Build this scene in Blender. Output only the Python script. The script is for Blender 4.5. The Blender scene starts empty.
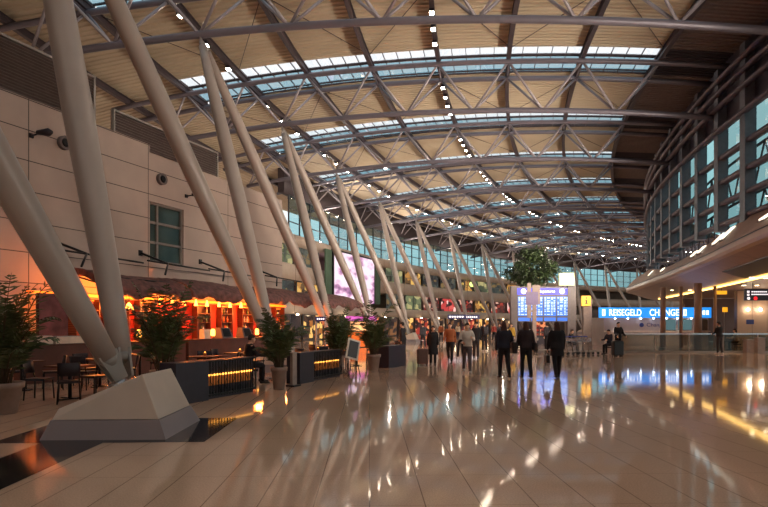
import bpy, bmesh, math, random
from mathutils import Vector, Matrix, Euler
random.seed(7)
S = bpy.context.scene
COL = S.collection
PI = math.pi
sin, cos = math.sin, math.cos

# ------------------------------------------------------------------ camera
EYE, FPX, HORIZON = 1.65, 560.0, 324.6
cam_data = bpy.data.cameras.new('camera')
cam_data.sensor_width = 36.0
cam_data.lens = FPX / 768 * 36.0
cam_data.shift_y = (HORIZON - 253.5) / 768
cam_data.clip_end = 600
cam_obj = bpy.data.objects.new('camera', cam_data)
cam_obj.location = (0, 0, EYE)
cam_obj.rotation_euler = (PI / 2, 0, 0)
COL.objects.link(cam_obj)
S.camera = cam_obj

# ------------------------------------------------------------------ sky, exposure
W = bpy.data.worlds.new('dusk_sky')
S.world = W
W.use_nodes = True
wn = W.node_tree.nodes
wn.clear()
wo = wn.new('ShaderNodeOutputWorld')
wb = wn.new('ShaderNodeBackground')
wg = wn.new('ShaderNodeTexCoord')
wsep = wn.new('ShaderNodeSeparateXYZ')
wr = wn.new('ShaderNodeValToRGB')
wr.color_ramp.elements[0].position = 0.0
wr.color_ramp.elements[0].color = (0.20, 0.36, 0.38, 1)
wr.color_ramp.elements[1].position = 0.4
wr.color_ramp.elements[1].color = (0.84, 0.80, 0.79, 1)
W.node_tree.links.new(wg.outputs['Generated'], wsep.inputs[0])
W.node_tree.links.new(wsep.outputs['Z'], wr.inputs[0])
W.node_tree.links.new(wr.outputs[0], wb.inputs[0])
W.node_tree.links.new(wb.outputs[0], wo.inputs[0])
wb.inputs[1].default_value = 1.35
vs = S.view_settings
vs.view_transform = 'Standard'
vs.look = 'None'
vs.exposure = 0.65
vs.gamma = 1.0
vs.use_curve_mapping = False

LAMP_POWER = 65.0       # emission of each downlight lens
LEDGE_POWER = 380.0      # watts behind each light panel of the ledge
ROOF_FILL_POWER = 900.0    # watts of each fill lamp added to brighten the roof
WARM = (1.0, 0.87, 0.72)

# ------------------------------------------------------------------ hall plan: an arc that bends to the right
HR, HYAW = 125.8, 0.0976
HC = Vector((HR * cos(HYAW), HR * sin(HYAW), 0))
TR0, TRD = 13.83, 10.83          # first truss in view and the spacing along the arc
UTOP, UBASE = -8.42, -3.45
PAN = 4.158

def hall(s, u, z=0.0):
    t = s / HR
    n = Vector((cos(HYAW), sin(HYAW), 0)); tt = Vector((-sin(HYAW), cos(HYAW), 0))
    p = HC - n * ((HR - u) * cos(t)) + tt * ((HR - u) * sin(t))
    return Vector((p.x, p.y, z))
def hrot(s):
    return HYAW - s / HR
def arc(u, ds):                 # a point of the arc in the local frame of a station
    a = ds / HR
    return HR - (HR - u) * cos(a), (HR - u) * sin(a)
def zbot(u): return 14.9 - 0.00393 * (u - 3) ** 2 - 0.0382 * (u - 3)
def ztop(u): return zbot(u) + 2.45
def at(px, d, z=0.0):           # the ground point at a bearing and a distance
    return Vector(((px - 384) / FPX * d, d, z))
def hz(y, d): return EYE + (HORIZON - y) / FPX * d

# the near left building stands at its own angle
WA = Vector((-12.0, 17.5, 0)); WE = Vector((0.397, 0.918, 0)); WN = Vector((0.918, -0.397, 0))
WROT = math.atan2(WE.y, WE.x)
def wl(a, b, z=0.0):            # along the wall, out from it, up
    p = WA + WE * a + WN * b
    return Vector((p.x, p.y, z))
def wa(px):
    return (10797.0 / (617 - px) - 17.5) / 0.918

def wab(px, b):                 # where along the wall a bearing meets the line that lies b out from it
    k = (px - 384) / FPX; p = WA + WN * b
    return (k * p.y - p.x) / (WE.x - k * WE.y)

# ------------------------------------------------------------------ materials
def lin(c):
    return tuple(((v / 255) / 12.92 if v / 255 <= 0.04045 else ((v / 255 + 0.055) / 1.055) ** 2.4) for v in c)
MATS = {}
def mat(name, rgb, rough=0.5, metal=0.0, var=0.12, scale=6.0, emit=None, power=0.0, bump=0.0, spec=0.5):
    if name in MATS: return MATS[name]
    m = bpy.data.materials.new(name); m.use_nodes = True
    nt = m.node_tree; b = nt.nodes['Principled BSDF']
    c = lin(rgb)
    tc = nt.nodes.new('ShaderNodeTexCoord')
    nz = nt.nodes.new('ShaderNodeTexNoise'); nz.inputs['Scale'].default_value = scale; nz.inputs['Detail'].default_value = 4
    nt.links.new(tc.outputs['Object'], nz.inputs['Vector'])
    rp = nt.nodes.new('ShaderNodeValToRGB')
    rp.color_ramp.elements[0].position = 0.3; rp.color_ramp.elements[1].position = 0.7
    rp.color_ramp.elements[0].color = tuple(v * (1 - var) for v in c) + (1,)
    rp.color_ramp.elements[1].color = tuple(min(1, v * (1 + var)) for v in c) + (1,)
    nt.links.new(nz.outputs['Fac'], rp.inputs[0])
    nt.links.new(rp.outputs[0], b.inputs['Base Color'])
    b.inputs['Roughness'].default_value = rough
    b.inputs['Metallic'].default_value = metal
    b.inputs['Specular IOR Level'].default_value = spec
    if emit:
        b.inputs['Emission Color'].default_value = tuple(lin(emit)) + (1,)
        b.inputs['Emission Strength'].default_value = power
    if bump:
        bp = nt.nodes.new('ShaderNodeBump'); bp.inputs['Strength'].default_value = bump
        nt.links.new(nz.outputs['Fac'], bp.inputs['Height']); nt.links.new(bp.outputs[0], b.inputs['Normal'])
    MATS[name] = m
    return m
def glass(name, tint, gloss=0.2, rough=0.02, see=0.8, edge=0.3):
    if name in MATS: return MATS[name]
    m = bpy.data.materials.new(name); m.use_nodes = True
    nt = m.node_tree; nt.nodes.clear()
    o = nt.nodes.new('ShaderNodeOutputMaterial')
    tr = nt.nodes.new('ShaderNodeBsdfTransparent'); tr.inputs[0].default_value = tuple(v * see for v in lin(tint)) + (1,)
    gl = nt.nodes.new('ShaderNodeBsdfGlossy'); gl.inputs['Roughness'].default_value = rough
    mx = nt.nodes.new('ShaderNodeMixShader')
    fr = nt.nodes.new('ShaderNodeLayerWeight'); fr.inputs['Blend'].default_value = 0.25
    mp = nt.nodes.new('ShaderNodeMapRange'); mp.inputs['To Min'].default_value = gloss; mp.inputs['To Max'].default_value = min(1, gloss + edge)
    nt.links.new(fr.outputs['Fresnel'], mp.inputs['Value'])
    nt.links.new(mp.outputs[0], mx.inputs[0]); nt.links.new(tr.outputs[0], mx.inputs[1]); nt.links.new(gl.outputs[0], mx.inputs[2])
    nt.links.new(mx.outputs[0], o.inputs[0])
    MATS[name] = m
    return m
def mathn(nt, op, a, b=None):
    n = nt.nodes.new('ShaderNodeMath'); n.operation = op
    for i, v in enumerate((a, b)):
        if v is None: continue
        if isinstance(v, (int, float)): n.inputs[i].default_value = v
        else: nt.links.new(v, n.inputs[i])
    return n.outputs[0]
def joint_mask(nt, coord, period, width):
    f = mathn(nt, 'FRACT', mathn(nt, 'DIVIDE', coord, period))
    return mathn(nt, 'LESS_THAN', f, width / period)
def jointed(name, rgb, joint, px_, pz, width, rough, axes='XZ', var=0.06, spec=0.5, rot=0.0, scale=1.2, speckle=0.0, w2=None, shift=0.0):
    if name in MATS: return MATS[name]
    m = mat(name, rgb, rough, 0, var, scale, spec=spec)
    nt = m.node_tree; b = nt.nodes['Principled BSDF']
    tc = [n for n in nt.nodes if n.type == 'TEX_COORD'][0]
    mp = nt.nodes.new('ShaderNodeMapping'); mp.inputs['Rotation'].default_value = (0, 0, rot); mp.inputs['Location'].default_value = (shift, 0, 0)
    nt.links.new(tc.outputs['Object'], mp.inputs[0])
    sp = nt.nodes.new('ShaderNodeSeparateXYZ'); nt.links.new(mp.outputs[0], sp.inputs[0])
    j1 = joint_mask(nt, sp.outputs[axes[0]], px_, width); j2 = joint_mask(nt, sp.outputs[axes[1]], pz, w2 or width)
    j = mathn(nt, 'MAXIMUM', j1, j2)
    rp = [n for n in nt.nodes if n.type == 'VALTORGB'][0]
    col = rp.outputs[0]
    if speckle:
        nz = nt.nodes.new('ShaderNodeTexNoise'); nz.inputs['Scale'].default_value = 60; nz.inputs['Detail'].default_value = 2
        nt.links.new(tc.outputs['Object'], nz.inputs['Vector'])
        mr = nt.nodes.new('ShaderNodeMapRange'); mr.inputs['From Min'].default_value = .35; mr.inputs['From Max'].default_value = .65
        mr.inputs['To Min'].default_value = 1 - speckle; mr.inputs['To Max'].default_value = 1 + speckle
        nt.links.new(nz.outputs['Fac'], mr.inputs['Value'])
        vm = nt.nodes.new('ShaderNodeVectorMath'); vm.operation = 'SCALE'
        nt.links.new(col, vm.inputs[0]); nt.links.new(mr.outputs[0], vm.inputs['Scale']); col = vm.outputs[0]
    mx = nt.nodes.new('ShaderNodeMix'); mx.data_type = 'RGBA'
    nt.links.new(j, mx.inputs['Factor']); nt.links.new(col, mx.inputs[6]); mx.inputs[7].default_value = tuple(lin(joint)) + (1,)
    nt.links.new(mx.outputs[2], b.inputs['Base Color'])
    return m

M_STEEL = mat('grey_painted_steel', (150, 143, 138), 0.38, 0.0, 0.04, 2)
M_STRUT = mat('column_paint', (166, 152, 144), 0.36, 0.0, 0.04, 1.5)
M_TRUSS = mat('truss_paint', (112, 106, 116), 0.4, 0.25, 0.05, 2)
M_DIAG = mat('truss_lit_tone', (150, 142, 148), 0.4, 0.2, 0.05, 2)  # lighter than the chords: tone of the lit side put into the colour
M_PURLIN = mat('purlin_paint', (72, 62, 68), 0.5, 0.1, 0.08, 2)
M_DECK = mat('roof_deck_sheet', (190, 174, 150), 0.55, 0.0, 0.06, 0.6)
M_DARK = mat('dark_metal', (38, 32, 40), 0.45, 0.3)
M_BLACK = mat('black_metal', (20, 18, 22), 0.4, 0.4)
M_CHROME = mat('bright_metal', (190, 190, 195), 0.25, 0.9)
M_SKYGLASS = glass('skylight_glass', (235, 245, 250), 0.05, 0.05, 0.95)
M_SKYGLASS2 = glass('tinted_skylight_glass', (160, 200, 215), 0.05, 0.05, 0.75)
M_CLEAR = glass('clerestory_glass', (190, 225, 230), 0.10, 0.02, 0.85)
M_FACADE = glass('facade_glass', (170, 220, 225), 0.16, 0.02, 0.8)
M_RAILGLASS = glass('balustrade_glass', (208, 208, 198), 0.02, 0.02, 0.9, 0.12)
M_BEIGE = jointed('cladding_panel', (170, 150, 140), (62, 50, 50), 5.0, 1.0, 0.03, 0.5, shift=-.9)
M_BAND = jointed('gallery_band', (176, 158, 144), (100, 84, 76), 3.0, 50.0, 0.03, 0.55)
M_FLOOR = jointed('polished_stone', (214, 178, 152), (154, 124, 104), 0.51, 1.02, 0.012, 0.06, 'XY', 0.05, 0.4, -0.027, 0.5, 0.10, w2=.005)
M_INLAY = mat('dark_granite_inlay', (44, 36, 40), 0.09, 0, 0.2, 30)
M_LENS = mat('lamp_lens', (255, 240, 215), 0.4, 0, 0.0, emit=(255, 232, 204), power=LAMP_POWER)
M_LEAF = mat('palm_leaf', (70, 82, 48), 0.5, 0, 0.35, 3)
M_LEAF2 = mat('fig_leaf', (52, 66, 36), 0.45, 0, 0.4, 2)
M_STEM = mat('plant_stem', (74, 60, 42), 0.7)
M_SOIL = mat('soil', (40, 30, 26), 0.95, bump=0.6)
M_POT = mat('clay_pot', (150, 128, 118), 0.6)
M_PLANTER = mat('planter_panel', (46, 40, 54), 0.5)

# ------------------------------------------------------------------ mesh helper
class MB:
    def __init__(self): self.v = []; self.f = []; self.mi = []; self.sm = []
    def add(self, vs_, fs, mi=0, smooth=False):
        o = len(self.v); self.v += [tuple(p) for p in vs_]
        for f in fs: self.f.append([i + o for i in f]); self.mi.append(mi); self.sm.append(smooth)
    def box(self, c, s, rot=0.0, mi=0, tilt=None):
        h = [v / 2 for v in s]
        P = [Vector((x * h[0], y * h[1], z * h[2])) for z in (-1, 1) for y in (-1, 1) for x in (-1, 1)]
        m = Matrix.Rotation(rot, 3, 'Z')
        if tilt is not None: m = Euler(tilt).to_matrix()
        P = [m @ p + Vector(c) for p in P]
        self.add(P, [(0, 2, 3, 1), (4, 5, 7, 6), (0, 1, 5, 4), (2, 6, 7, 3), (0, 4, 6, 2), (1, 3, 7, 5)], mi)
        return self
    def hexa(self, P, mi=0):   # 8 corners ordered like box
        self.add(P, [(0, 2, 3, 1), (4, 5, 7, 6), (0, 1, 5, 4), (2, 6, 7, 3), (0, 4, 6, 2), (1, 3, 7, 5)], mi); return self
    def tube(self, pts, r, n=10, mi=0, cap=True, flat=1.0):
        pts = [Vector(p) for p in pts]
        rs = r if isinstance(r, (list, tuple)) else [r] * len(pts)
        vs_ = []; prev = None
        for i, p in enumerate(pts):
            t = (pts[min(i + 1, len(pts) - 1)] - pts[max(i - 1, 0)])
            t = t.normalized() if t.length > 1e-9 else Vector((0, 0, 1))
            if prev is None:
                a = t.cross(Vector((0, 0, 1)))
                if a.length < 1e-3: a = Vector((1, 0, 0))
                a.normalize()
            else:
                a = prev - t * prev.dot(t)
                a = a.normalized() if a.length > 1e-6 else Vector((1, 0, 0))
            prev = a; b = t.cross(a)
            for k in range(n):
                g = 2 * PI * k / n
                vs_.append(p + a * (cos(g) * rs[i]) + b * (sin(g) * rs[i] * flat))
        fs = []
        for i in range(len(pts) - 1):
            for k in range(n):
                k2 = (k + 1) % n
                fs.append((i * n + k, i * n + k2, (i + 1) * n + k2, (i + 1) * n + k))
        self.add(vs_, fs, mi, True)
        if cap:
            o = len(self.v) - len(vs_)
            self.f.append([o + k for k in reversed(range(n))]); self.mi.append(mi); self.sm.append(False)
            self.f.append([o + (len(pts) - 1) * n + k for k in range(n)]); self.mi.append(mi); self.sm.append(False)
        return self
    def lathe(self, prof, n=20, c=(0, 0, 0), mi=0, smooth=True):
        vs_ = []
        for r, z in prof:
            for k in range(n):
                g = 2 * PI * k / n; vs_.append((c[0] + r * cos(g), c[1] + r * sin(g), c[2] + z))
        fs = []
        for i in range(len(prof) - 1):
            for k in range(n):
                k2 = (k + 1) % n; fs.append((i * n + k, i * n + k2, (i + 1) * n + k2, (i + 1) * n + k))
        fs2 = [tuple(reversed(range(n))), tuple((len(prof) - 1) * n + k for k in range(n))]
        self.add(vs_, fs, mi, smooth)
        o = len(self.v) - len(vs_)
        for f in fs2: self.f.append([o + i for i in f]); self.mi.append(mi); self.sm.append(False)
        return self
    def ball(self, c, r, n=12, m=8, mi=0):
        r = r if isinstance(r, (tuple, list)) else (r, r, r)
        vs_ = [(c[0], c[1], c[2] - r[2])]
        for i in range(1, m):
            a = -PI / 2 + PI * i / m
            for k in range(n):
                g = 2 * PI * k / n
                vs_.append((c[0] + r[0] * cos(a) * cos(g), c[1] + r[1] * cos(a) * sin(g), c[2] + r[2] * sin(a)))
        vs_.append((c[0], c[1], c[2] + r[2]))
        fs = [(0, 1 + (k + 1) % n, 1 + k) for k in range(n)]
        for i in range(m - 2):
            for k in range(n):
                k2 = (k + 1) % n; fs.append((1 + i * n + k, 1 + i * n + k2, 1 + (i + 1) * n + k2, 1 + (i + 1) * n + k))
        l = len(vs_) - 1; b = 1 + (m - 2) * n
        fs += [(b + k, b + (k + 1) % n, l) for k in range(n)]
        self.add(vs_, fs, mi, True); return self
    def rings(self, rings, mi=0, smooth=True, close=True):   # loft of equal point loops
        n = len(rings[0]); vs_ = [p for r in rings for p in r]; fs = []
        for i in range(len(rings) - 1):
            for k in range(n):
                k2 = (k + 1) % n; fs.append((i * n + k, i * n + k2, (i + 1) * n + k2, (i + 1) * n + k))
        self.add(vs_, fs, mi, smooth)
        o = len(self.v) - len(vs_)
        if close:
            self.f.append([o + k for k in reversed(range(n))]); self.mi.append(mi); self.sm.append(False)
            self.f.append([o + (len(rings) - 1) * n + k for k in range(n)]); self.mi.append(mi); self.sm.append(False)
        return self
    def sweep(self, path_profiles, mi=0, smooth=False, close=True):
        return self.rings(path_profiles, mi, smooth, close)
    def prism(self, poly, z0, z1, mi=0):
        n = len(poly)
        P = [(p[0], p[1], z0) for p in poly] + [(p[0], p[1], z1) for p in poly]
        fs = [tuple(reversed(range(n))), tuple(range(n, 2 * n))] + [(i, (i + 1) % n, n + (i + 1) % n, n + i) for i in range(n)]
        self.add(P, fs, mi); return self
    def quad(self, P, mi=0): self.add(P, [tuple(range(len(P)))], mi); return self
    def mesh(self, name):
        me = bpy.data.meshes.new(name); me.from_pydata(self.v, [], self.f)
        me.polygons.foreach_set('material_index', self.mi)
        me.polygons.foreach_set('use_smooth', self.sm)
        me.update(); return me
    def build(self, name, m, parent=None, loc=None, rz=0.0, fix=True):
        me = self.mesh(name)
        if fix:
            bm = bmesh.new(); bm.from_mesh(me); bmesh.ops.recalc_face_normals(bm, faces=bm.faces); bm.to_mesh(me); bm.free()
        for x in (m if isinstance(m, (list, tuple)) else [m]): me.materials.append(x)
        return link(name, me, parent, loc, rz)
def link(name, data, parent=None, loc=None, rz=0.0):
    o = bpy.data.objects.new(name, data); COL.objects.link(o)
    if parent: o.parent = parent
    if loc is not None: o.location = loc
    o.rotation_euler.z = rz
    return o
def tag(o, label, cat, group=None):
    o['label'] = label; o['category'] = cat
    if group: o['group'] = group
    return o
def thing(name, label, cat, loc=(0, 0, 0), rz=0.0, group=None):
    o = link(name, None, None, loc, rz); o.empty_display_size = 0.2
    return tag(o, label, cat, group)
def struct(o, label, cat):
    o['kind'] = 'structure'; o['label'] = label; o['category'] = cat; return o
KIDS = {}
def kids(o): return [c for c in o.children]
def copy_tree(o, parent=None):
    c = o.copy(); COL.objects.link(c); c.parent = parent
    for ch in kids(o): copy_tree(ch, c)
    return c
def dup(root, loc, rz=0.0, label=None, group=None):
    c = copy_tree(root); c.location = loc; c.rotation_euler.z = rz
    if label: c['label'] = label
    if group: c['group'] = group
    return c
ORD = 'first second third fourth fifth sixth seventh eighth ninth tenth eleventh twelfth thirteenth fourteenth fifteenth sixteenth seventeenth eighteenth nineteenth twentieth'.split()
def text(name, s, size, m, parent, loc, rot, extrude=0.004, align='CENTER', sx=1.0, bold=0.0):
    cu = bpy.data.curves.new(name, 'FONT'); cu.body = s; cu.size = size; cu.extrude = extrude; cu.offset = bold; cu.align_x = align; cu.align_y = 'CENTER'
    t = bpy.data.objects.new(name, cu); COL.objects.link(t)
    dg = bpy.context.evaluated_depsgraph_get(); dg.update()
    me = bpy.data.meshes.new_from_object(t.evaluated_get(dg)); COL.objects.unlink(t); bpy.data.objects.remove(t)
    me.materials.clear(); me.materials.append(m)
    o = link(name, me, parent, loc); o.rotation_euler = rot; o.scale = (sx, 1, 1)
    return o

# ================================================================== THE SETTING
fl = MB(); fl.quad([(-45, -40, 0), (130, -40, 0), (130, 190, 0), (-45, 190, 0)])
struct(fl.build('floor', M_FLOOR), 'polished tan stone floor of the hall in narrow slabs', 'floor')
# dark granite inlay: band along the column bases, patch around each base
def inlay(u0, u1, s0, s1, z=0.004):
    n = max(1, int((s1 - s0) / 2)); mb = MB()
    a = [hall(s0 + (s1 - s0) * i / n, u0, z) for i in range(n + 1)] + [hall(s0 + (s1 - s0) * i / n, u1, z) for i in reversed(range(n + 1))]
    mb.add(a, [tuple(range(len(a)))]); return mb
for i, (u0, u1, s0, s1) in enumerate([(-4.25, -3.4, -12, 7.95), (-4.95, -2.0, 7.95, 9.95)]):
    o = inlay(u0, u1, s0, s1).build('trim_%d' % (i + 1), M_INLAY)
    struct(o, ['dark granite band in the floor leading to the column base', 'dark granite patch in the floor around the column base'][i], 'floor inlay')

# near left building: two heights of cladding with one window
A1, A2 = wa(148), wa(278)
wallb = MB()
def wbox(mb, a0, a1, b0, b1, z0, z1, mi=0):     # in the wall's own frame: x along, y = -out
    mb.box(((a0 + a1) / 2, -(b0 + b1) / 2, (z0 + z1) / 2), (a1 - a0, b1 - b0, z1 - z0), 0, mi); return mb
WIN = (wa(147) + .02, wa(181), 4.24, 6.72)
wbox(wallb, -26, WIN[0], -3, 0, 0, 9.05)
wbox(wallb, WIN[1], A2, -3, 0, 0, 8.72)
wbox(wallb, WIN[0], WIN[1], -3, 0, 0, WIN[2]); wbox(wallb, WIN[0], WIN[1], -3, 0, WIN[3], 8.72)
wbox(wallb, WIN[0], WIN[1], -3, -.5, WIN[2], WIN[3])
struct(wallb.build('wall_left', M_BEIGE, None, WA, WROT), 'beige panel clad wall above the restaurant', 'wall')
wf = MB()
w0, w1, z0, z1 = WIN
for z in (z0 + .04, z0 + (z1 - z0) / 3, z0 + 2 * (z1 - z0) / 3, z1 - .04): wbox(wf, w0, w1, -.22, -.08, z - .05, z + .05)
for a in (w0 + .05, w0 + .5, w1 - .05): wbox(wf, a - .05, a + .05, -.22, -.08, z0, z1)
win = struct(wf.build('window_1', mat('window_frame_grey', (120, 110, 104), .5), None, WA, WROT), 'three row window with grey frame in the beige wall', 'window')
g = MB(); wbox(g, w0, w1, -.17, -.15, z0, z1); g.build('window_glass', mat('dark_window_glass', (52, 60, 54), .08, 0, .3, 1.5), win)

# outer wall of the hall, storeys seen past the columns
UO = -16.0
def arcband(u0, u1, z0, z1, s0, s1, step=2.0):
    n = int((s1 - s0) / step); mb = MB(); R_ = []
    for i in range(n + 1):
        s = s0 + (s1 - s0) * i / n
        R_.append([hall(s, u0, z0), hall(s, u1, z0), hall(s, u1, z1), hall(s, u0, z1)])
    mb.rings(R_); return mb
SO0, SO1 = 24.0, 178.0
for i, (z0, z1, uf) in enumerate([(9.75, 10.75, UO + .5), (6.1, 7.75, UO + .35), (2.75, 3.9, UO + .6)]):
    struct(arcband(UO - 3, uf, z0, z1, SO0, SO1).build('trim_%d' % (i + 3), M_BAND), ['beige parapet under the clerestory windows', 'beige band between the two gallery storeys', 'beige fascia above the ground floor shops'][i], 'gallery band')
M_INNER = mat('gallery_inner_wall', (112, 92, 80), .7, 0, .3, .4)
struct(arcband(UO - 3.4, UO - 3, 0, 10.75, SO0, SO1).build('wall_back', M_INNER), 'inner wall of the galleries behind the outer columns', 'wall')
M_LINTEL = mat('roof_edge_beam', (66, 56, 60), .6)
struct(arcband(UO - .6, UO + .1, 14.75, 17.2, 51, SO1).build('trim_6', M_LINTEL), 'dark edge beam between clerestory windows and roof', 'beam')
M_MULL = mat('mullion_paint', (70, 72, 76), .5)
nw = 2
def window_bay(k, s0, s1, u, z0, z1, nv, nh, mframe, mglass, label, t=.09):
    fr = MB()
    for i in range(nv + 1):
        s = s0 + (s1 - s0) * i / nv; p0 = hall(s, u, z0)
        fr.box((p0.x, p0.y, (z0 + z1) / 2), (t, t * 1.6, z1 - z0), hrot(s) + PI / 2)
    for j in range(nh + 1):
        z = z0 + (z1 - z0) * j / nh; m_ = hall((s0 + s1) / 2, u, z)
        fr.box(m_, ((hall(s1, u) - hall(s0, u)).length, t, t), hrot((s0 + s1) / 2) + PI / 2)
    f = struct(fr.build('window_%d' % k, mframe), label, 'window')
    gm = MB(); a = hall(s0, u, z0); b = hall(s1, u, z0)
    gm.quad([a, b, Vector((b.x, b.y, z1)), Vector((a.x, a.y, z1))])
    gm.build('window_glass', mglass, f)
    return f
struct(arcband(-32.5, -32, 6.0, 18, -23, 50).build('wall_back_upper', mat('dark_upper_wall', (70, 58, 60), .7)), 'dark upper outer wall behind the beige building', 'wall')
ns = 20
for i in range(ns):
    s0 = 52 + (SO1 - 52) * i / ns; s1 = 52 + (SO1 - 52) * (i + 1) / ns
    window_bay(nw, s0, s1, UO, 10.75, 14.75, 3, 3, M_MULL, M_CLEAR, '%s clerestory window bay along the outer wall under the roof' % ORD[i]); nw += 1
# lit storey windows of the galleries
def shopmat(name, base, cols, power, scale):
    if name in MATS: return MATS[name]
    m = bpy.data.materials.new(name); m.use_nodes = True; nt = m.node_tree; b = nt.nodes['Principled BSDF']
    b.inputs['Base Color'].default_value = tuple(lin(base)) + (1,); b.inputs['Roughness'].default_value = .15
    tc = nt.nodes.new('ShaderNodeTexCoord'); mp = nt.nodes.new('ShaderNodeMapping'); mp.inputs['Scale'].default_value = (scale, scale, scale * 1.6)
    vo = nt.nodes.new('ShaderNodeTexVoronoi'); vo.inputs['Scale'].default_value = 1.0; vo.distance = 'CHEBYCHEV'
    nt.links.new(tc.outputs['Object'], mp.inputs[0]); nt.links.new(mp.outputs[0], vo.inputs['Vector'])
    sp = nt.nodes.new('ShaderNodeSeparateColor'); nt.links.new(vo.outputs['Color'], sp.inputs[0])
    rp = nt.nodes.new('ShaderNodeValToRGB'); rp.color_ramp.interpolation = 'CONSTANT'; e = rp.color_ramp.elements
    for i, c in enumerate(cols):
        el = e[i] if i < 2 else e.new(i / len(cols))
        el.position = i / len(cols); el.color = tuple(lin(c)) + (1,)
    nt.links.new(sp.outputs[0], rp.inputs[0]); nt.links.new(rp.outputs[0], b.inputs['Emission Color']); b.inputs['Emission Strength'].default_value = power
    MATS[name] = m; return m
DK = (26, 22, 24)
LITS = [shopmat('lit_window_amber', (60, 48, 40), [DK, (90, 66, 40), (170, 120, 60), (60, 50, 44), (214, 170, 90)], .75, 1.1),
        shopmat('lit_window_green', (54, 60, 50), [(66, 74, 58), DK, (110, 116, 84), (80, 86, 66), (170, 160, 110)], .7, .8),
        shopmat('dim_window_teal', (44, 50, 50), [DK, (52, 60, 58), (40, 40, 42), (120, 96, 60), (66, 72, 66)], .7, 1.1),
        shopmat('lit_window_red', (70, 40, 38), [(90, 40, 36), DK, (150, 56, 46), (60, 44, 40), (200, 150, 130), DK], .8, 1.3),
        shopmat('lit_window_pink', (90, 60, 60), [(170, 56, 54), (230, 180, 170), DK, (190, 80, 74)], .9, 1.0)]
spans = []
s = 38.0
pat_hi = [0, 2, 1, 2, 2, 0, 2, 1, 0, 2, 2, 0, 1, 2, 0, 2, 1, 0]
pat_lo = [2, 1, 2, 0, 2, 1, 1, 2, 1, 3, 4, 3, 0, 3, 4, 0, 3, 2]
for i in range(18):
    s0 = 38 + i * 5.2; s1 = s0 + 4.6
    if s1 > 138: break
    if not (54.5 < s0 < 70):
        window_bay(nw, s0, s1, UO - .15, 7.75, 9.75, 3, 2, M_MULL, LITS[pat_hi[i]], '%s upper gallery window bay along the outer wall' % ORD[i], .07); nw += 1
        window_bay(nw, s0, s1, UO - .05, 3.9, 6.1, 2, 1, M_MULL, LITS[pat_lo[i]], '%s lower gallery shop window bay along the outer wall' % ORD[i], .07); nw += 1

# far end wall and wall behind the camera
struct(MB().hexa([hall(180, -19, 0), hall(180, 24, 0), hall(180.4, -19, 0), hall(180.4, 24, 0), hall(180, -19, 18), hall(180, 24, 18), hall(180.4, -19, 18), hall(180.4, 24, 18)]).build('wall_far', M_INNER), 'far end wall of the hall', 'wall')
struct(MB().hexa([hall(-24, -34, 0), hall(-24, 30, 0), hall(-24.4, -34, 0), hall(-24.4, 30, 0), hall(-24, -34, 19), hall(-24, 30, 19), hall(-24.4, -34, 19), hall(-24.4, 30, 19)]).build('wall_rear', mat('rear_wall_pale', (176, 158, 142), .7)), 'wall behind the camera', 'wall')

# ------------------------------------------------------------------ roof: corrugated deck bays, skylights, purlins
KMIN, KMAX = -3, 14
SKY_HALF = 1.85
UTN = [UTOP + PAN * (k - .5) for k in range(-2, 7)]
U_SKY0, U_SKY1 = UTN[1], UTN[8]
USEG = sorted([-24, -20.5, 17.5, 20] + UTN + [u + PAN / 2 for u in UTN])
def deck_mesh(us, y0, y1):
    mb = MB(); n = int(round((y1 - y0) / .36)); ys = []
    for i in range(n):
        b = y0 + (y1 - y0) * i / n; p = (y1 - y0) / n
        ys += [(b, 0), (b + p * .4, 0), (b + p * .5, -.07), (b + p * .9, -.07)]
    ys.append((y1, 0))
    V = []; F = []
    for (y, dz) in ys:
        for u in us:
            x_, y_ = arc(u, y); V.append((x_, y_, ztop(u) + .62 + dz))
    m = len(us)
    for i in range(len(ys) - 1):
        for j in range(m - 1): F.append((i * m + j, i * m + j + 1, (i + 1) * m + j + 1, (i + 1) * m + j))
    mb.add(V, F); return mb
deck_main = deck_mesh([u for u in USEG if u <= U_SKY1], SKY_HALF, TRD - SKY_HALF).mesh('deck_bay')
deck_l = deck_mesh([u for u in USEG if u <= U_SKY0], -SKY_HALF, SKY_HALF).mesh('deck_left')
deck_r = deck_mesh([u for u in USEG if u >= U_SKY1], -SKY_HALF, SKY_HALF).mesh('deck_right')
deck_annex = deck_mesh([-33, -30, -27, -24], -SKY_HALF, TRD - SKY_HALF).mesh('deck_annex')
for me in (deck_main, deck_l, deck_annex): me.materials.append(M_DECK)
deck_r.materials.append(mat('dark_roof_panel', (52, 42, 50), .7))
deck_m2 = deck_mesh([u for u in USEG if u >= U_SKY1], SKY_HALF, TRD - SKY_HALF).mesh('deck_facade_side'); deck_m2.materials.append(mat('shaded_deck_sheet', (116, 98, 92), .6))  # same deck, darkened: the shade on this side is put into the colour
sk = MB()
ncell = 35
for i in range(ncell + 1):
    u = U_SKY0 + (U_SKY1 - U_SKY0) * i / ncell
    sk.box((arc(u, 0)[0], 0, ztop(u) + .66), (.035, SKY_HALF * 2, .08))
us_ = [U_SKY0 + (U_SKY1 - U_SKY0) * i / 12 for i in range(13)]
for y in (-SKY_HALF, -.55, 1.5, SKY_HALF):
    R_ = []
    for u in us_:
        x_, y_ = arc(u, y); z = ztop(u) + .62
        w_ = .035 if abs(y) > 1 else .10
        R_.append([(x_, y_ - w_, z), (x_, y_ + w_, z), (x_, y_ + w_, z + .1), (x_, y_ - w_, z + .1)])
    sk.rings(R_)
sky_frame = sk.mesh('skylight_frame'); sky_frame.materials.append(M_PURLIN)
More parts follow.
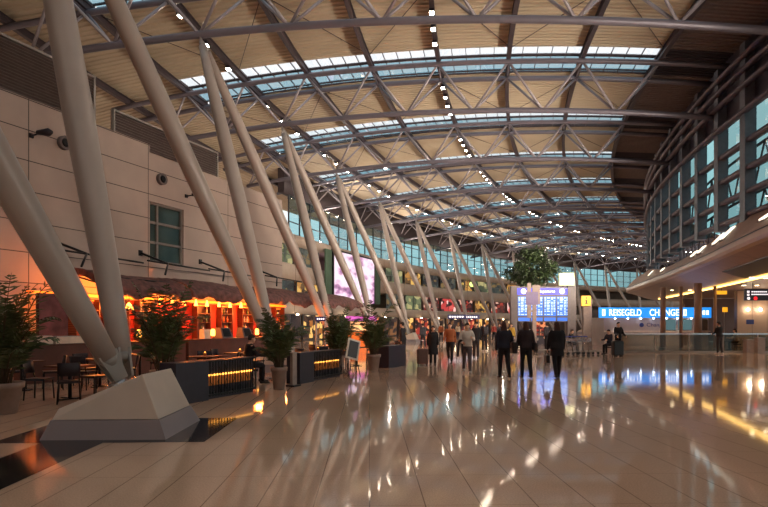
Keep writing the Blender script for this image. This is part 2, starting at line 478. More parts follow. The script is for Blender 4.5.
def sky_pane(y0, y1, m):
    sg = MB()
    for i in range(12):
        P = []
        for (u, y) in ((us_[i], y0), (us_[i + 1], y0), (us_[i + 1], y1), (us_[i], y1)):
            x_, y_ = arc(u, y); P.append((x_, y_, ztop(u) + .70))
        sg.quad(P)
    me = sg.mesh('skylight_glass'); me.materials.append(m); return me
sky_glass = sky_pane(-SKY_HALF, -.55, M_SKYGLASS); sky_glass2 = sky_pane(-.55, SKY_HALF, M_SKYGLASS2)
nt_ = 0
for k in range(KMIN, KMAX + 1):
    s = TR0 + TRD * k; P = hall(s, 0); r = hrot(s)
    vis = k + 1 if k >= 0 else None
    if s < 40: struct(link('ceiling_annex.%03d' % (k - KMIN), deck_annex, None, P, r), 'tan corrugated roof deck over the beige building', 'ceiling')
    d = struct(link('ceiling.%03d' % (k - KMIN), deck_main, None, P, r), 'tan corrugated roof deck', 'ceiling')
    struct(link('ceiling_edge_left.%03d' % (k - KMIN), deck_l, None, P, r), 'tan corrugated roof deck over the outer wall', 'ceiling')
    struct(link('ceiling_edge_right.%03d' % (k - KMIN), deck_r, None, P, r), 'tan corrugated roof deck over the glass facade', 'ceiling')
    struct(link('ceiling_facade_side.%03d' % (k - KMIN), deck_m2, None, P, r), 'roof deck above the glass facade, shade put into its brown colour', 'ceiling')
    w_ = struct(link('window_%d' % nw, sky_frame, None, P, r), 'strip skylight running across the roof', 'skylight'); nw += 1
    link('window_glass', sky_glass, w_); link('tinted_glass', sky_glass2, w_)
    # thin wind bracing rods belong to the deck
    rb = MB()
    for j in range(7):
        ua, ub = U_SKY0 + PAN * (j + .02), U_SKY0 + PAN * (j + 1.02)
        if j % 2: ua, ub = ub, ua
        a = arc(ua, SKY_HALF + .2); b = arc(ub, TRD - SKY_HALF - .2)
        rb.tube([(a[0], a[1], ztop(ua) + .42), (b[0], b[1], ztop(ub) + .42)], .022, 5)
    rb.build('brace', M_PURLIN, d)
# purlins: one continuous beam per line
S_A, S_B = TR0 + TRD * KMIN - 2, TR0 + TRD * KMAX + TRD
PURL = UTN
for i, u in enumerate(PURL):
    R_ = []; n = 60
    for q in range(n + 1):
        s = S_A + (S_B - S_A) * q / n
        z = ztop(u)
        pr = [(-.12, .1), (.12, .1), (.12, .16), (.05, .16), (.05, .44), (.12, .44), (.12, .50), (-.12, .50), (-.12, .44), (-.05, .44), (-.05, .16), (-.12, .16)]
        R_.append([hall(s, u + a, z + b) for a, b in pr])
    o = MB().rings(R_, smooth=False).build('roof_purlin', M_PURLIN)
    tag(o, ['dark roof purlin above the outer wall', 'dark roof purlin along the outer skylight ends', 'dark roof purlin carrying lamps above the slanting columns', 'dark roof purlin just inside the column line lamps',
            'dark roof purlin just outside the middle lamp line', 'dark roof purlin carrying the middle line of lamps', 'dark roof purlin just beyond the middle lamp line toward the glass facade',
            'dark roof purlin along the inner skylight ends', 'dark roof purlin beside the curved glass facade'][i], 'roof beam')

# trusses: bottom chord, two top chords, diagonals
UB = [UTOP + PAN * k for k in range(-2, 6)]          # bottom nodes
UT = [UTOP + PAN * (k - .5) for k in range(-1, 7)]   # top nodes
YT = 1.17
def chord(us, zf, y, r):
    pts = []
    for i in range(25):
        u = us[0] + (us[1] - us[0]) * i / 24; pts.append((u, y, zf(u)))
    return MB().tube(pts, r, 8).mesh('chord')
m_bot = chord((-16.9, 17.9), zbot, 0, .17); m_top = chord((-20, 18.0), ztop, 0, .16)
m_bot.materials.append(M_TRUSS); m_top.materials.append(M_TRUSS)
diag = []
for ub in UB:
    for ut in UT:
        if abs(abs(ut - ub) - PAN / 2) < .01 and ut < 17.4:
            for y in (-YT, YT):
                me = MB().tube([(ub, 0, zbot(ub)), (ut, y, ztop(ut))], .075, 7).mesh('diagonal'); me.materials.append(M_DIAG); diag.append(me)
cross = []
for ut in UT:
    if ut < 17.4:
        me = MB().tube([(ut, -YT, ztop(ut)), (ut, YT, ztop(ut))], .06, 6).mesh('cross_strut'); me.materials.append(M_TRUSS); cross.append(me)
for k in range(-1, KMAX + 1):
    s = TR0 + TRD * k
    lab = '%s grey tubular roof truss from the camera, spanning the whole hall' % ORD[k + 1]
    t = thing('roof_truss', lab, 'roof truss', hall(s, 0, 0), hrot(s), 'roof trusses across the hall')
    link('bottom_chord', m_bot, t)
    for y in (-YT, YT): link('top_chord', m_top, t, (0, y, 0))
    for me in diag: link('diagonal', me, t)
    for me in cross: link('cross_strut', me, t)

# slanting column struts and their bases
def strut(p0, p1, label):
    t = thing('column_strut', label, 'column', p0, 0, 'slanting column struts in zigzag')
    v = p1 - p0; L = v.length; dr = v.normalized()
    fm = .42 / L
    fr = [fm, fm + .05, .2, .35, .5, .65, .8, .9, .955]; rr = [.155, .185, .23, .275, .285, .275, .235, .195, .165]
    MB().tube([v * f for f in fr], rr, 20).build('tube', M_STRUT, t)
    side = dr.cross(Vector((0, 0, 1))).normalized()
    ft = MB()
    for sg_ in (-1, 1):
        o = side * (.075 * sg_)
        q = dr.cross(side)
        a = dr * .03; b = dr * .50
        P = [a + o + side * .018 - q * .10, a + o - side * .018 - q * .10, a + o + side * .018 + q * .10, a + o - side * .018 + q * .10,
             b + o + side * .018 - q * .155, b + o - side * .018 - q * .155, b + o + side * .018 + q * .155, b + o - side * .018 + q * .155]
        ft.hexa(P)
    ft.tube([dr * .30, dr * .43], [.10, .158], 16)
    ft.build('fork_foot', M_STEEL, t)
    hd = MB(); hd.tube([v * .95, v * .985], [.165, .07], 14); hd.tube([v * .98, v * .999], .05, 10)
    hd.build('head', M_STEEL, t)
    return t
TOPS = {k: hall(TR0 + TRD * k, UTOP, zbot(UTOP) - .05) for k in range(-1, KMAX + 1)}
BASES = {k: hall(TR0 + TRD * (k - .5) + .5, UBASE, .78) for k in range(0, KMAX + 1)}
for k in range(0, KMAX + 1):
    for kt, w_ in ((k - 1, 'toward the camera'), (k, 'away from the camera')):
        if kt in TOPS:
            off = (TOPS[kt] - BASES[k]).normalized()
            strut(BASES[k] + Vector((off.x, off.y, 0)) * .30, TOPS[kt], '%s smooth grey slanting column, rising %s from the %s column base' % ('thick' if k < 2 else 'long', w_, ORD[k]))
M_PL1 = mat('base_cladding', (212, 192, 176), .45, 0, .05, 2)
M_PL2 = mat('base_plinth', (146, 132, 134), .45, 0, .05, 2)
def base_block(k):
    s = TR0 + TRD * (k - .5) + .5; P = hall(s, UBASE); r = hrot(s)
    t = thing('column_plinth', '%s wedge shaped grey column base at the foot of the slanting columns' % ORD[k], 'column base', P, r, 'wedge shaped column bases')
    x0, x1, y = -.92, .86, .82
    MB().hexa([(x0, -y, 0), (x1, -y, 0), (x0, y, 0), (x1, y, 0), (x0 + .1, -y + .1, .27), (x1 - .13, -y + .1, .27), (x0 + .1, y - .1, .27), (x1 - .13, y - .1, .27)]).build('plinth', M_PL2, t)
    b = MB()
    b.hexa([(x0 + .11, -y + .11, .275), (x1 - .14, -y + .11, .275), (x0 + .11, y - .11, .275), (x1 - .14, y - .11, .275),
            (x0 + .15, -y + .22, .42), (x1 - .42, -y + .22, .92), (x0 + .15, y - .22, .42), (x1 - .42, y - .22, .92)])
    o = b.build('body', M_PL1, t)
    mod = o.modifiers.new('edge', 'BEVEL'); mod.width = .012; mod.segments = 2
    for yy in (-.34, .30):
        pin = MB(); pin.tube([(-.14, yy, .70), (.10, yy, .78)], .06, 12); pin.box((-.02, yy, .64), (.3, .10, .2), 0)
        pin.build('bearing', M_CHROME, t)
    return t
for k in range(0, KMAX + 1): base_block(k)

# downlights on two purlins: four per bay
def make_downlight():
    t = thing('ceiling_downlight', 'x', 'lamp', (0, 0, 0))
    h = MB(); h.box((0, 0, -.07), (.26, .42, .14)); h.box((0, 0, .03), (.06, .06, .10)); h.build('housing', M_DARK, t)
    l = MB(); l.box((0, 0, -.15), (.2, .3, .02)); l.build('lens', M_LENS, t)
    return t
dl = make_downlight(); first = True
for u, lab, grp in ((UTN[5], 'small bright lamp on the middle roof purlin', 'lamps along the middle roof purlin'), (UTN[2], 'small bright lamp on the roof purlin above the slanting columns', 'lamps along the column side roof purlin')):
    for k in range(-3, KMAX):  # bays behind the camera: unseen lamps, added to light faces turned toward it
        s = TR0 + TRD * k
        for q in ((2.2, 3.8, 5.4, 7.0) if u > 0 else (2.2, 4.9, 7.6)):
            loc = hall(s + q, u, ztop(u) + .06); rz = hrot(s + q)
            if first:
                dl.location = loc; dl.rotation_euler.z = rz; dl['label'] = lab; dl['group'] = grp; first = False
            else: dup(dl, loc, rz, lab, grp)

# louvred screens on the wall top
def louver(a0, a1, b, z0, z1, label):
    t = thing('louver_screen', label, 'louver screen', wl(a0, b, z0), WROT)
    m_ = mat('louver_slat', (120, 104, 100), .5)
    fr = MB(); L = a1 - a0; H = z1 - z0
    fr.box((L - .04, 0, H / 2), (.08, .12, H)); fr.box((.04, 0, H / 2), (.08, .12, H)); fr.box((L / 2, 0, H - .04), (L, .14, .08)); fr.box((L / 2, 0, .03), (L, .14, .06))
    fr.build('frame', M_STEEL, t)
    sl = MB(); n = int(H / .11)
    for i in range(n): sl.box((L / 2, 0, .08 + i * (H - .12) / n), (L - .1, .11, .02), tilt=(.6, 0, 0))
    sl.box((L / 2, .1, H / 2), (L, .02, H))
    sl.build('slats', m_, t)
louver(-14, wa(100), -.35, 9.05, 10.95, 'tall louvred screen on the beige wall top, behind the thickest slanting column')
louver(wa(122), wa(224), -.6, 8.72, 10.15, 'lower louvred screen further along the beige wall top')
# wall fittings
def wall_lamp(a, z, label):
    t = thing('wall_spotlight', label, 'lamp', wl(a, .01, z), WROT)
    m = MB(); m.box((0, -.03, 0), (.14, .06, .14)); m.tube([(0, -.05, 0), (0, -.45, .02)], .03, 8); m.build('bracket', M_DARK, t)
    h = MB(); h.tube([(-.08, -.42, .02), (.10, -.75, .05), (.14, -.85, .05)], [.07, .13, .05], 12); h.build('lamp_head', M_DARK, t)
wall_lamp(wa(30), 7.85, 'small dark spotlight bracket high on the beige wall near the tall louvred screen')
wall_lamp(wa(183), 7.35, 'small dark spotlight bracket on the beige wall above the window')
def wall_speaker(a, z, label):
    t = thing('round_speaker', label, 'speaker', wl(a, .01, z), WROT)
    m = MB(); m.tube([(0, 0.0, 0), (0, -.16, 0)], [.24, .24], 20); m.build('ring', mat('speaker_ring', (96, 84, 84), .5), t)
    m = MB(); m.tube([(0, -.155, 0), (0, -.19, 0)], [.17, .10], 18); m.build('cone', M_BLACK, t)
wall_speaker(wa(62), 7.95, 'round dark speaker on the beige wall beside the thickest column')
wall_speaker(wa(158), 7.75, 'round dark speaker on the beige wall above the window')
# fill lamps on the parapet, added to brighten the far roof
def roof_fill(loc, rz, label, aim, power, col=WARM, size=.5):
    t = thing('roof_fill_lamp', label, 'lamp', loc, rz, 'added fill lamps washing the roof')
    m = MB(); m.box((0, 0, .10), (.30, .22, .20)); m.box((0, 0, .02), (.36, .28, .04)); m.build('housing', M_DARK, t)
    m = MB(); m.box((0, 0, .205), (.26, .18, .01)); m.build('lens', M_LENS, t)
    ld = bpy.data.lights.new('roof_fill', 'AREA'); ld.shape = 'RECTANGLE'; ld.size = size; ld.size_y = size; ld.energy = power; ld.color = col; ld.spread = 2.6
    lo = bpy.data.objects.new('roof_fill_light', ld); COL.objects.link(lo); lo.parent = t; lo.location = (0, 0, .25)
    dv = Vector(aim) - (Vector(loc) + Vector((0, 0, .25)))
    dv = Matrix.Rotation(-rz, 3, 'Z') @ dv
    lo.rotation_euler = dv.to_track_quat('-Z', 'Y').to_euler()
for i in range(5):
    s = 58 + i * 17; p = hall(s, UO + .2, 10.75)
    roof_fill(p, hrot(s), 'small added fill lamp on the parapet below the clerestory, %s along it' % ORD[i], hall(s, UO + 12, 18), ROOF_FILL_POWER * .9)

# ------------------------------------------------------------------ inner side: ledge, soffit, glass facade
def catmull(P, n=8):
    P = [Vector((p[0], p[1], 0)) for p in P]; out = []
    for i in range(len(P) - 1):
        p0 = P[max(i - 1, 0)]; p1 = P[i]; p2 = P[i + 1]; p3 = P[min(i + 2, len(P) - 1)]
        for j in range(n):
            t = j / n
            out.append(.5 * ((2 * p1) + (p2 - p0) * t + (2 * p0 - 5 * p1 + 4 * p2 - p3) * t * t + (3 * p1 - p0 - 3 * p2 + p3) * t ** 3))
    out.append(P[-1]); return out
EDGE = catmull([(4.5, -24), (8.2, -6), (11.3, 9), (14.8, 21.6), (18.2, 32.3), (21.6, 44), (24.2, 54), (25.4, 58.5), (27.0, 61.5), (30, 64), (36, 66), (52, 67)], 8)
def offset(path, o):       # to the inner (right-hand) side
    out = []
    for i, p in enumerate(path):
        t = (path[min(i + 1, len(path) - 1)] - path[max(i - 1, 0)]).normalized()
        out.append(p + Vector((t.y, -t.x, 0)) * o)
    return out
UG = 17.8
M_LEDGE = jointed('ledge_panel', (168, 136, 118), (96, 74, 66), 50, 50, .02, .35)
M_SOFFIT = jointed('soffit_panel', (140, 112, 100), (60, 46, 46), 2.2, 2.2, .03, .4, 'XY', rot=-.3)
def sweep_profile(path, prof, closed=True):
    cols = [offset(path, o) for o, z in prof]
    return MB().rings([[Vector((cols[j][i].x, cols[j][i].y, prof[j][1])) for j in range(len(prof))] for i in range(len(path))], smooth=False, close=closed)
def inner_edge(path):
    off = offset(path, .35); out = []
    for p, q in zip(path, off):
        v = Vector((p.x - HC.x, p.y - HC.y, 0))
        g_ = Vector((HC.x, HC.y, 0)) + v * ((HR - UG - .12) / v.length)
        w_ = min(1, max(0, (60.0 - p.y) / 9.0)) if v.length > HR - UG + .2 else 0
        out.append(q.lerp(g_, w_ * w_ * (3 - 2 * w_)))
    return out
INN = inner_edge(EDGE)
def ledge_rows(prof):     # profile: (fraction from lip to glass, extra offset, z)
    R_ = []
    n_ = offset(EDGE, 1.0)
    for i, p in enumerate(EDGE):
        d_ = n_[i] - p
        k_ = min(1, (INN[i] - p).length / 1.5)
        R_.append([Vector((p.x, p.y, 0)) * (1 - f) + Vector((INN[i].x, INN[i].y, 0)) * f + d_ * o + Vector((0, 0, z if f < .1 or z < 5.7 else 5.62 + (z - 5.62) * k_)) for f, o, z in prof])
    return MB().rings(R_, smooth=False)
lp = [(0, 0, 5.05), (0, -.06, 5.2), (0, -.05, 5.42), (0, .08, 5.62), (.12, .1, 5.80), (.5, 0, 6.40), (1, 0, 7.2), (1, 0, 6.9), (.3, .2, 5.6), (0, .25, 5.0)]
struct(ledge_rows(lp).build('trim_7', M_LEDGE), 'curved tan ledge that sweeps above the exchange office', 'ledge')
gr = [(0, -.065, 5.43), (0, -.085, 5.43), (0, -.085, 5.47), (0, -.055, 5.47)]
struct(ledge_rows(gr).build('trim_9', M_DARK), 'thin dark groove along the lip of the curved ledge', 'trim')
sp = [(.12, 5.05), (1.0, 4.75), (2.3, 4.28), (2.3, 4.45), (.3, 5.2)]
struct(sweep_profile(EDGE, sp).build('trim_8', M_SOFFIT), 'sloped panelled soffit under the curved ledge', 'soffit')
dkp = [e for e in EDGE if 23 < e.y < 33]
struct(sweep_profile(dkp, [(1.15, 4.65), (2.28, 4.25), (2.28, 4.29), (1.15, 4.70)]).build('trim_10', M_BLACK), 'dark recessed panel in the sloped soffit', 'panel')
cs = [(2.25, 4.30), (2.6, 4.22), (14, 4.22), (14, 4.4), (2.25, 4.4)]
struct(sweep_profile(EDGE[:-4], cs).build('ceiling_lower', mat('soffit_ceiling', (150, 122, 104), .4)), 'flat ceiling over the exchange office', 'ceiling')
# light line in the soffit
M_STRIP = mat('amber_light_line', (255, 220, 150), .4, 0, 0, emit=(255, 205, 110), power=3.2)
tag(sweep_profile([e for e in EDGE[2:] if e.y < 56], [(2.40, 4.13), (2.56, 4.12), (2.56, 4.19), (2.40, 4.20)]).build('light_line', M_STRIP), 'long curved amber light line in the soffit under the ledge', 'lamp')
# glowing light boxes set in the sloping ledge top
M_BOX = mat('ledge_light_glass', (255, 245, 225), .3, 0, 0, emit=(255, 240, 215), power=1.1)
def ledge_light(px, y, w, i):
    best = None
    for j in range(1, len(EDGE) - 1):
        p = EDGE[j]
        if p.y <= 1: continue
        q = 384 + FPX * p.x / p.y
        if best is None or abs(q - px) < best[0]: best = (abs(q - px), j)
    return best
def path_at(path, L):
    acc = 0
    for i in range(len(path) - 1):
        d = (path[i + 1] - path[i]).length
        if acc + d >= L:
            t = (path[i + 1] - path[i]).normalized(); return path[i] + t * (L - acc), t
        acc += d
    return path[-1], (path[-1] - path[-2]).normalized()
def path_len_px(path, px):
    acc = 0; 
    for i in range(len(path) - 1):
        if path[i].y > 5 and 384 + FPX * path[i].x / path[i].y < px: return acc
        acc += (path[i + 1] - path[i]).length
    return acc
MIDL = [p.lerp(q, .56) for p, q in zip(EDGE, INN)]
for i, (px, w) in enumerate([(732, .6), (721, .6), (709, .6), (701, .6), (664, .9), (653, .8), (-1, .6), (-4, .6), (-8, .6), (-12, .6), (-18, .6), (-24, .6)]):  # negative entries: unseen panels out of view, added to light columns and left wall
    L = path_len_px(MIDL, px) if px > 0 else path_len_px(MIDL, 768) + px; p, t = path_at(MIDL, L)
    j = min(range(len(MIDL)), key=lambda q: (MIDL[q] - p).length)
    wd = (INN[j] - EDGE[j]).length; kz = min(1, wd / 1.5); sl = 1.6 * kz / wd; ll = min(.95, wd * .6)
    th = thing('ledge_light', '%s bright light panel set in the sloping tan ledge, counted from the nearer end' % ORD[i], 'lamp', (p.x, p.y, 5.62 + .89 * kz), math.atan2(t.y, t.x), 'light panels in the curved ledge')
    f = MB(); f.box((0, 0, -.03), (w + .08, ll + .1, .10), tilt=(-math.atan(sl), 0, 0)); f.build('frame', M_STEEL, th)
    f = MB(); f.box((0, 0, .05), (w, ll, .10), tilt=(-math.atan(sl), 0, 0)); f.build('diffuser', M_BOX, th)
    ld = bpy.data.lights.new('ledge_panel_light', 'AREA'); ld.shape = 'RECTANGLE'; ld.size = w; ld.size_y = ll; ld.energy = LEDGE_POWER; ld.color = WARM; ld.spread = 1.7
    lo = bpy.data.objects.new('ledge_panel_light', ld); COL.objects.link(lo); lo.parent = th; lo.location = (0, 0, .2)
    dv = Matrix.Rotation(-th.rotation_euler.z, 3, 'Z') @ (hall(12 + L * .75, -9, 11.5) - Vector((p.x, p.y, 6.7)))
    lo.rotation_euler = dv.to_track_quat('-Z', 'Y').to_euler()
# facade: fins, transoms, glass
FS = [-6 + 3.73 * i for i in range(0, 25)]
Z0F = 6.9
ZT = [7.25, 8.4, 9.6, 11.0, 12.4, 13.7, 14.5, 15.2]
M_FIN = mat('facade_fin', (104, 106, 116), .45)
M_RAIL = mat('facade_rail', (92, 78, 88), .45)
gl_root = struct(link('window_%d' % nw, None), 'tall curved glass facade above the ledge', 'glass facade'); nw += 1
fin = MB(); fin.box((0, 0, 0), (.55, .55, 16.0 - Z0F)); fin_me = fin.mesh('fin'); fin_me.materials.append(M_FIN)
for s in FS:
    link('facade_fin', fin_me, gl_root, hall(s, UG + .1, (16.0 + Z0F) / 2), hrot(s))
for j, z in enumerate(ZT):
    off = -.28 if j >= 4 else .06
    hh = .07 if j >= 4 else .11
    R_ = []
    for q in range(61):
        s = FS[0] + (FS[-1] - FS[0]) * q / 60
        R_.append([hall(s, UG + off - .16, z - hh), hall(s, UG + off + .2, z - hh), hall(s, UG + off + .2, z + hh), hall(s, UG + off - .16, z + hh)])
    MB().rings(R_).build('transom', M_RAIL, gl_root)
gm = MB()
for i in range(len(FS) - 1):
    a = hall(FS[i], UG + .3); b = hall(FS[i + 1], UG + .3)
    gm.quad([(a.x, a.y, Z0F), (b.x, b.y, Z0F), (b.x, b.y, 12.6), (a.x, a.y, 12.6)])
gm.build('facade_glass', M_FACADE, gl_root)
gm = MB()
for i in range(len(FS) - 1):
    a = hall(FS[i], UG + .3); b = hall(FS[i + 1], UG + .3)
    gm.quad([(a.x, a.y, 12.6), (b.x, b.y, 12.6), (b.x, b.y, 16.6), (a.x, a.y, 16.6)])
gm.build('spandrel_panel', mat('spandrel_panel', (64, 54, 66), .35), gl_root)
# bracing seen through the glass
bz = MB()
for i in range(len(FS) - 1):
    a = hall(FS[i], UG + 3.0); b = hall(FS[i + 1], UG + 3.0); m_ = (a + b) / 2
    for (za, zb_) in ((6.8, 9.6), (9.6, 12.4)):
        bz.tube([(a.x, a.y, za), (m_.x, m_.y, zb_)], .06, 6); bz.tube([(m_.x, m_.y, zb_), (b.x, b.y, za)], .06, 6)
for z in (9.6, 12.4):
    bz.tube([hall(FS[0] + (FS[-1] - FS[0]) * q / 40, UG + 3.0, z) for q in range(41)], .09, 6)
bz.build('inner_bracing', M_PURLIN, gl_root)

# ================================================================== RESTAURANT under the beige wall
M_AWN = mat('thatch_awning', (104, 70, 66), .95, 0, .45, 5, bump=.9)
M_BARRED = mat('red_bar_wall', (170, 50, 30), .6, 0, .3, 2)
M_WOOD = mat('dark_wood', (86, 46, 30), .5, 0, .3, 4)
M_SHELF = mat('bar_shelf_wood', (74, 32, 24), .45, 0, .25, 5)
M_GLOW = mat('bar_lamp_glow', (255, 190, 90), .4, 0, 0, emit=(255, 165, 62), power=5.0)
M_GLOW2 = mat('bar_cove_glow', (255, 150, 60), .4, 0, 0, emit=(255, 112, 26), power=1.6)
M_WHITE = mat('cream_box', (214, 190, 170), .5)
M_BRICK = jointed('thin_brick', (160, 84, 50), (80, 40, 28), .22, .075, .012, .8)
M_COUNT = mat('bar_counter_front', (92, 54, 44), .5, 0, .2, 3)
AWL = wa(310) + 2.6
# awning: scalloped thatched canopy running along the wall
def awning(a0, a1, label):
    t = thing('awning', label, 'awning', wl(a0, 0, 0), WROT)
    L = a1 - a0; n = int(L / .18); rs = random.Random(int(a0 * 10) + 3); R_ = []
    for i in range(n + 1):
        x = L * i / n; w_ = .10 * sin(x * 2.3 + a0) + .06 * sin(x * 5.9 + 1.3 * a0) + rs.uniform(-.03, .03)
        sag = .05 * sin(x * 1.1 + a0)
        R_.append([(x, -.05, 3.50 + sag), (x, -.45, 3.56 + sag + rs.uniform(-.02, .02)), (x, -1.1, 3.48 + sag + rs.uniform(-.03, .03)), (x, -1.75, 3.25 + sag + rs.uniform(-.04, .04)),
                   (x, -2.12 + rs.uniform(-.04, .04), 2.98 + sag), (x, -2.22 + rs.uniform(-.04, .04), 2.70 + w_), (x, -2.10, 2.68 + w_), (x, -1.9, 2.95 + sag), (x, -1.0, 3.30 + sag), (x, -.05, 3.38 + sag)])
    MB().rings(R_, smooth=True).build('thatch', M_AWN, t)
    fr = MB(); fr.tube([(.1, -1.5, 3.30), (L - .1, -1.5, 3.30)], .03, 6)
    for x in (.3, L / 2, L - .3): fr.tube([(x, -.02, 3.42), (x, -1.95, 2.95)], .03, 6)
    fr.build('frame', M_BLACK, t)
    return t
AW = [(wa(60), wa(148), 'brown thatched awning behind the two front slanting columns'), (wa(150), wa(242), 'brown thatched awning below the wall window, lit orange from beneath'), (wa(243), AWL, 'brown thatched awning at the far end of the restaurant, past the beige wall corner')]
for a in AW: awning(*a)
# black rods and brackets that hold the awning
def bracket_set(a, z, label, RL=3.6):
    t = thing('awning_bracket', label, 'bracket', wl(a, .03, z), WROT)
    m = MB(); m.tube([(0, 0, .55), (.45, -1.0, .12)], .045, 7); m.build('arm', M_BLACK, t)
    m = MB(); m.tube([(.45, -1.0, .12), (.05, -1.25, -.36)], .04, 7); m.build('brace', M_BLACK, t)
    m = MB(); m.tube([(-.6, -1.0, .14), (RL - .7, -1.0, .06)], .035, 7); m.build('rod', M_BLACK, t)
    m = MB(); m.box((0, 0, .55), (.16, .06, .22)); m.build('wall_plate', M_BLACK, t)
for i, px in enumerate((53, 138, 197, 252)):
    bracket_set(wa(px), [3.95, 3.98, 3.98, 4.02][i], 'black awning bracket with long rod on the beige wall, %s along the restaurant' % ORD[i])
# back bar wall: dark lining with red lit bays
LINE0, LINE1 = wa(47), AWL
m = MB(); wbox(m, LINE0, A2, .01, .06, 0, 2.6)
o = m.build('bar_lining', M_BARRED, None, WA, WROT); tag(o, 'red wall lining behind the bar shelves under the awning', 'wall lining')
m = MB(); wbox(m, wa(60), A2, .08, .26, 2.64, 2.74)
tag(m.build('cove_light', M_GLOW2, None, WA, WROT), 'orange glowing cove along the top of the bar shelves', 'lamp')
# shelf units
BOTC = [mat('bottle_amber', (170, 80, 30), .2), mat('bottle_green', (60, 80, 40), .2), mat('bottle_clear', (190, 160, 140), .15), mat('bottle_dark', (50, 26, 24), .2)]
bot = []
for c in BOTC:
    me = MB().lathe([(.036, 0), (.04, .02), (.04, .17), (.03, .2), (.014, .23), (.013, .29), (.016, .3)], 9).mesh('bottle'); me.materials.append(c); bot.append(me)
SH = []
units = [(wa(66), 1.0), (wa(96), 1.1), (wa(131), .8), (wa(188), .85), (wa(212), .8), (wa(233), .85), (wa(252), .85), (wa(266), .8)]
ulab = ['behind the front slanting column', 'beside the front slanting column', 'behind the palm by the column base', 'right of the palm', 'in the middle of the glowing bar', 'past the middle of the glowing bar', 'by the second slanting columns', 'at the corner end of the bar']
for i, (a, w_) in enumerate(units):
    b0 = .10; t = thing('bottle_shelf', 'red lit bar shelf full of bottles %s' % ulab[i], 'shelf', wl(a, b0, 0), WROT)
    m = MB(); m.box((0, -.15, 1.3), (.05, .30, 2.6)); m.box((w_, -.15, 1.3), (.05, .30, 2.6)); m.box((w_ / 2, -.15, 2.58), (w_, .30, .05)); m.box((w_ / 2, -.02, 1.3), (w_, .03, 2.6)); m.box((w_ / 2, -.15, .45), (w_, .30, .9))
    m.build('case', M_SHELF, t)
    for z in (.95, 1.35, 1.75, 2.15):
        m = MB(); m.box((w_ / 2, -.15, z), (w_ - .06, .27, .03)); m.build('shelf_board', M_WOOD, t)
    m = MB(); m.box((w_ / 2, -.05, 2.52), (w_ - .1, .05, .04)); m.build('light_bar', M_GLOW2, t)
    for z in (.965, 1.365, 1.765, 2.165):
        x = .14
        while x < w_ - .12:
            if random.random() < .8:
                p = Vector((x, -.17 + random.uniform(-.05, .05), z)); q = wl(a, b0, 0)
                wp = Vector((q.x + WE.x * p.x + WN.x * (-p.y), q.y + WE.y * p.x + WN.y * (-p.y), z))
                o = link('bottle', random.choice(bot), None, wp, WROT)
                tag(o, 'small bottle on the red lit bar shelf %s' % ulab[i], 'bottle', 'bottles on the bar shelf %s' % ulab[i])
            x += random.uniform(.14, .22)
# brick pillar, plum partition near the palm, rear service counter
def wthing(name, label, cat, a, b, z=0.0, rz=0.0): return thing(name, label, cat, wl(a, b, z), WROT + rz)
m = MB(); wbox(m, wa(49), wa(49) + .42, .9, 1.3, 0, 2.7); tag(m.build('brick_post', M_BRICK, None, WA, WROT), 'orange lit brick post left of the bar shelves', 'post')
m = MB(); wbox(m, wa(18), wa(47), .85, 1.0, 0, 2.65); tag(m.build('mottled_screen', mat('mottled_plum', (96, 58, 62), .7, 0, .5, 2.5, bump=.3), None, WA, WROT), 'mottled plum coloured screen behind the front palm', 'screen')
m = MB(); wbox(m, wa(18), wa(58), .40, .55, 2.66, 2.74); tag(m.build('orange_cove_lamp', M_GLOW2, None, WA, WROT), 'orange cove lamp over the plum screen at the start of the bar', 'lamp')
for i, (a0, a1) in enumerate([(wab(20, 2.6), wab(104, 2.6)), (wab(108, 2.6), wab(180, 2.6)), (wab(183, 2.6), wab(266, 2.6))]):
    t = wthing('bar_counter', ['dark bar counter section behind the terrace tables by the front palm', 'dark bar counter section hidden partly by the column base palm', 'dark bar counter section in front of the brightest shelves'][i], 'counter', a0, 2.6)
    L = a1 - a0
    m = MB(); m.box((L / 2, 0, .52), (L, .55, 1.04)); m.build('front', M_COUNT, t)
    m = MB(); m.box((L / 2, 0, 1.065), (L + .04, .70, .05)); m.build('worktop', M_WOOD, t)
BT = 1.095
def on_bar(name, label, cat, px, build, b=2.6):
    t = thing(name, label, cat, wl(wab(px, b), b, BT), WROT); build(t); return t
def b_box(w_, d_, h_, m_):
    def f(t):
        m = MB(); m.box((0, 0, h_ / 2), (w_, d_, h_)); m.build('body', m_, t)
        m = MB(); m.box((0, -.01, h_ + .008), (w_ * .9, d_ * .9, .016)); m.build('lid', M_STEEL, t)
    return f
on_bar('serving_tray_box', 'cream box on the dark bar counter left of the brick post', 'box', 40, b_box(.55, .35, .22, M_WHITE))
on_bar('serving_tray_box', 'long cream box on the dark bar counter right of the brick post', 'box', 66, b_box(.95, .4, .20, M_WHITE))
def b_reg(t):
    m = MB(); m.hexa([(-.35, -.22, 0), (.35, -.22, 0), (-.35, .22, 0), (.35, .22, 0), (-.28, -.05, .42), (.28, -.05, .42), (-.28, .2, .42), (.28, .2, .42)]); m.build('body', mat('coffee_machine_grey', (96, 84, 84), .35), t)
    m = MB(); m.hexa([(-.24, -.205, .06), (.24, -.205, .06), (-.24, -.19, .06), (.24, -.19, .06), (-.2, -.085, .38), (.2, -.085, .38), (-.2, -.07, .38), (.2, -.07, .38)]); m.build('panel', M_BLACK, t)
on_bar('coffee_machine', 'grey sloped coffee machine on the bar before the glowing shelves', 'coffee machine', 224, b_reg)
on_bar('menu_box', 'white box beside the lamp on the bar', 'box', 205, b_box(.36, .25, .36, mat('white_box', (236, 220, 200), .5)))
on_bar('cash_register', 'small grey cash register at the corner end of the bar', 'cash register', 245, b_reg)
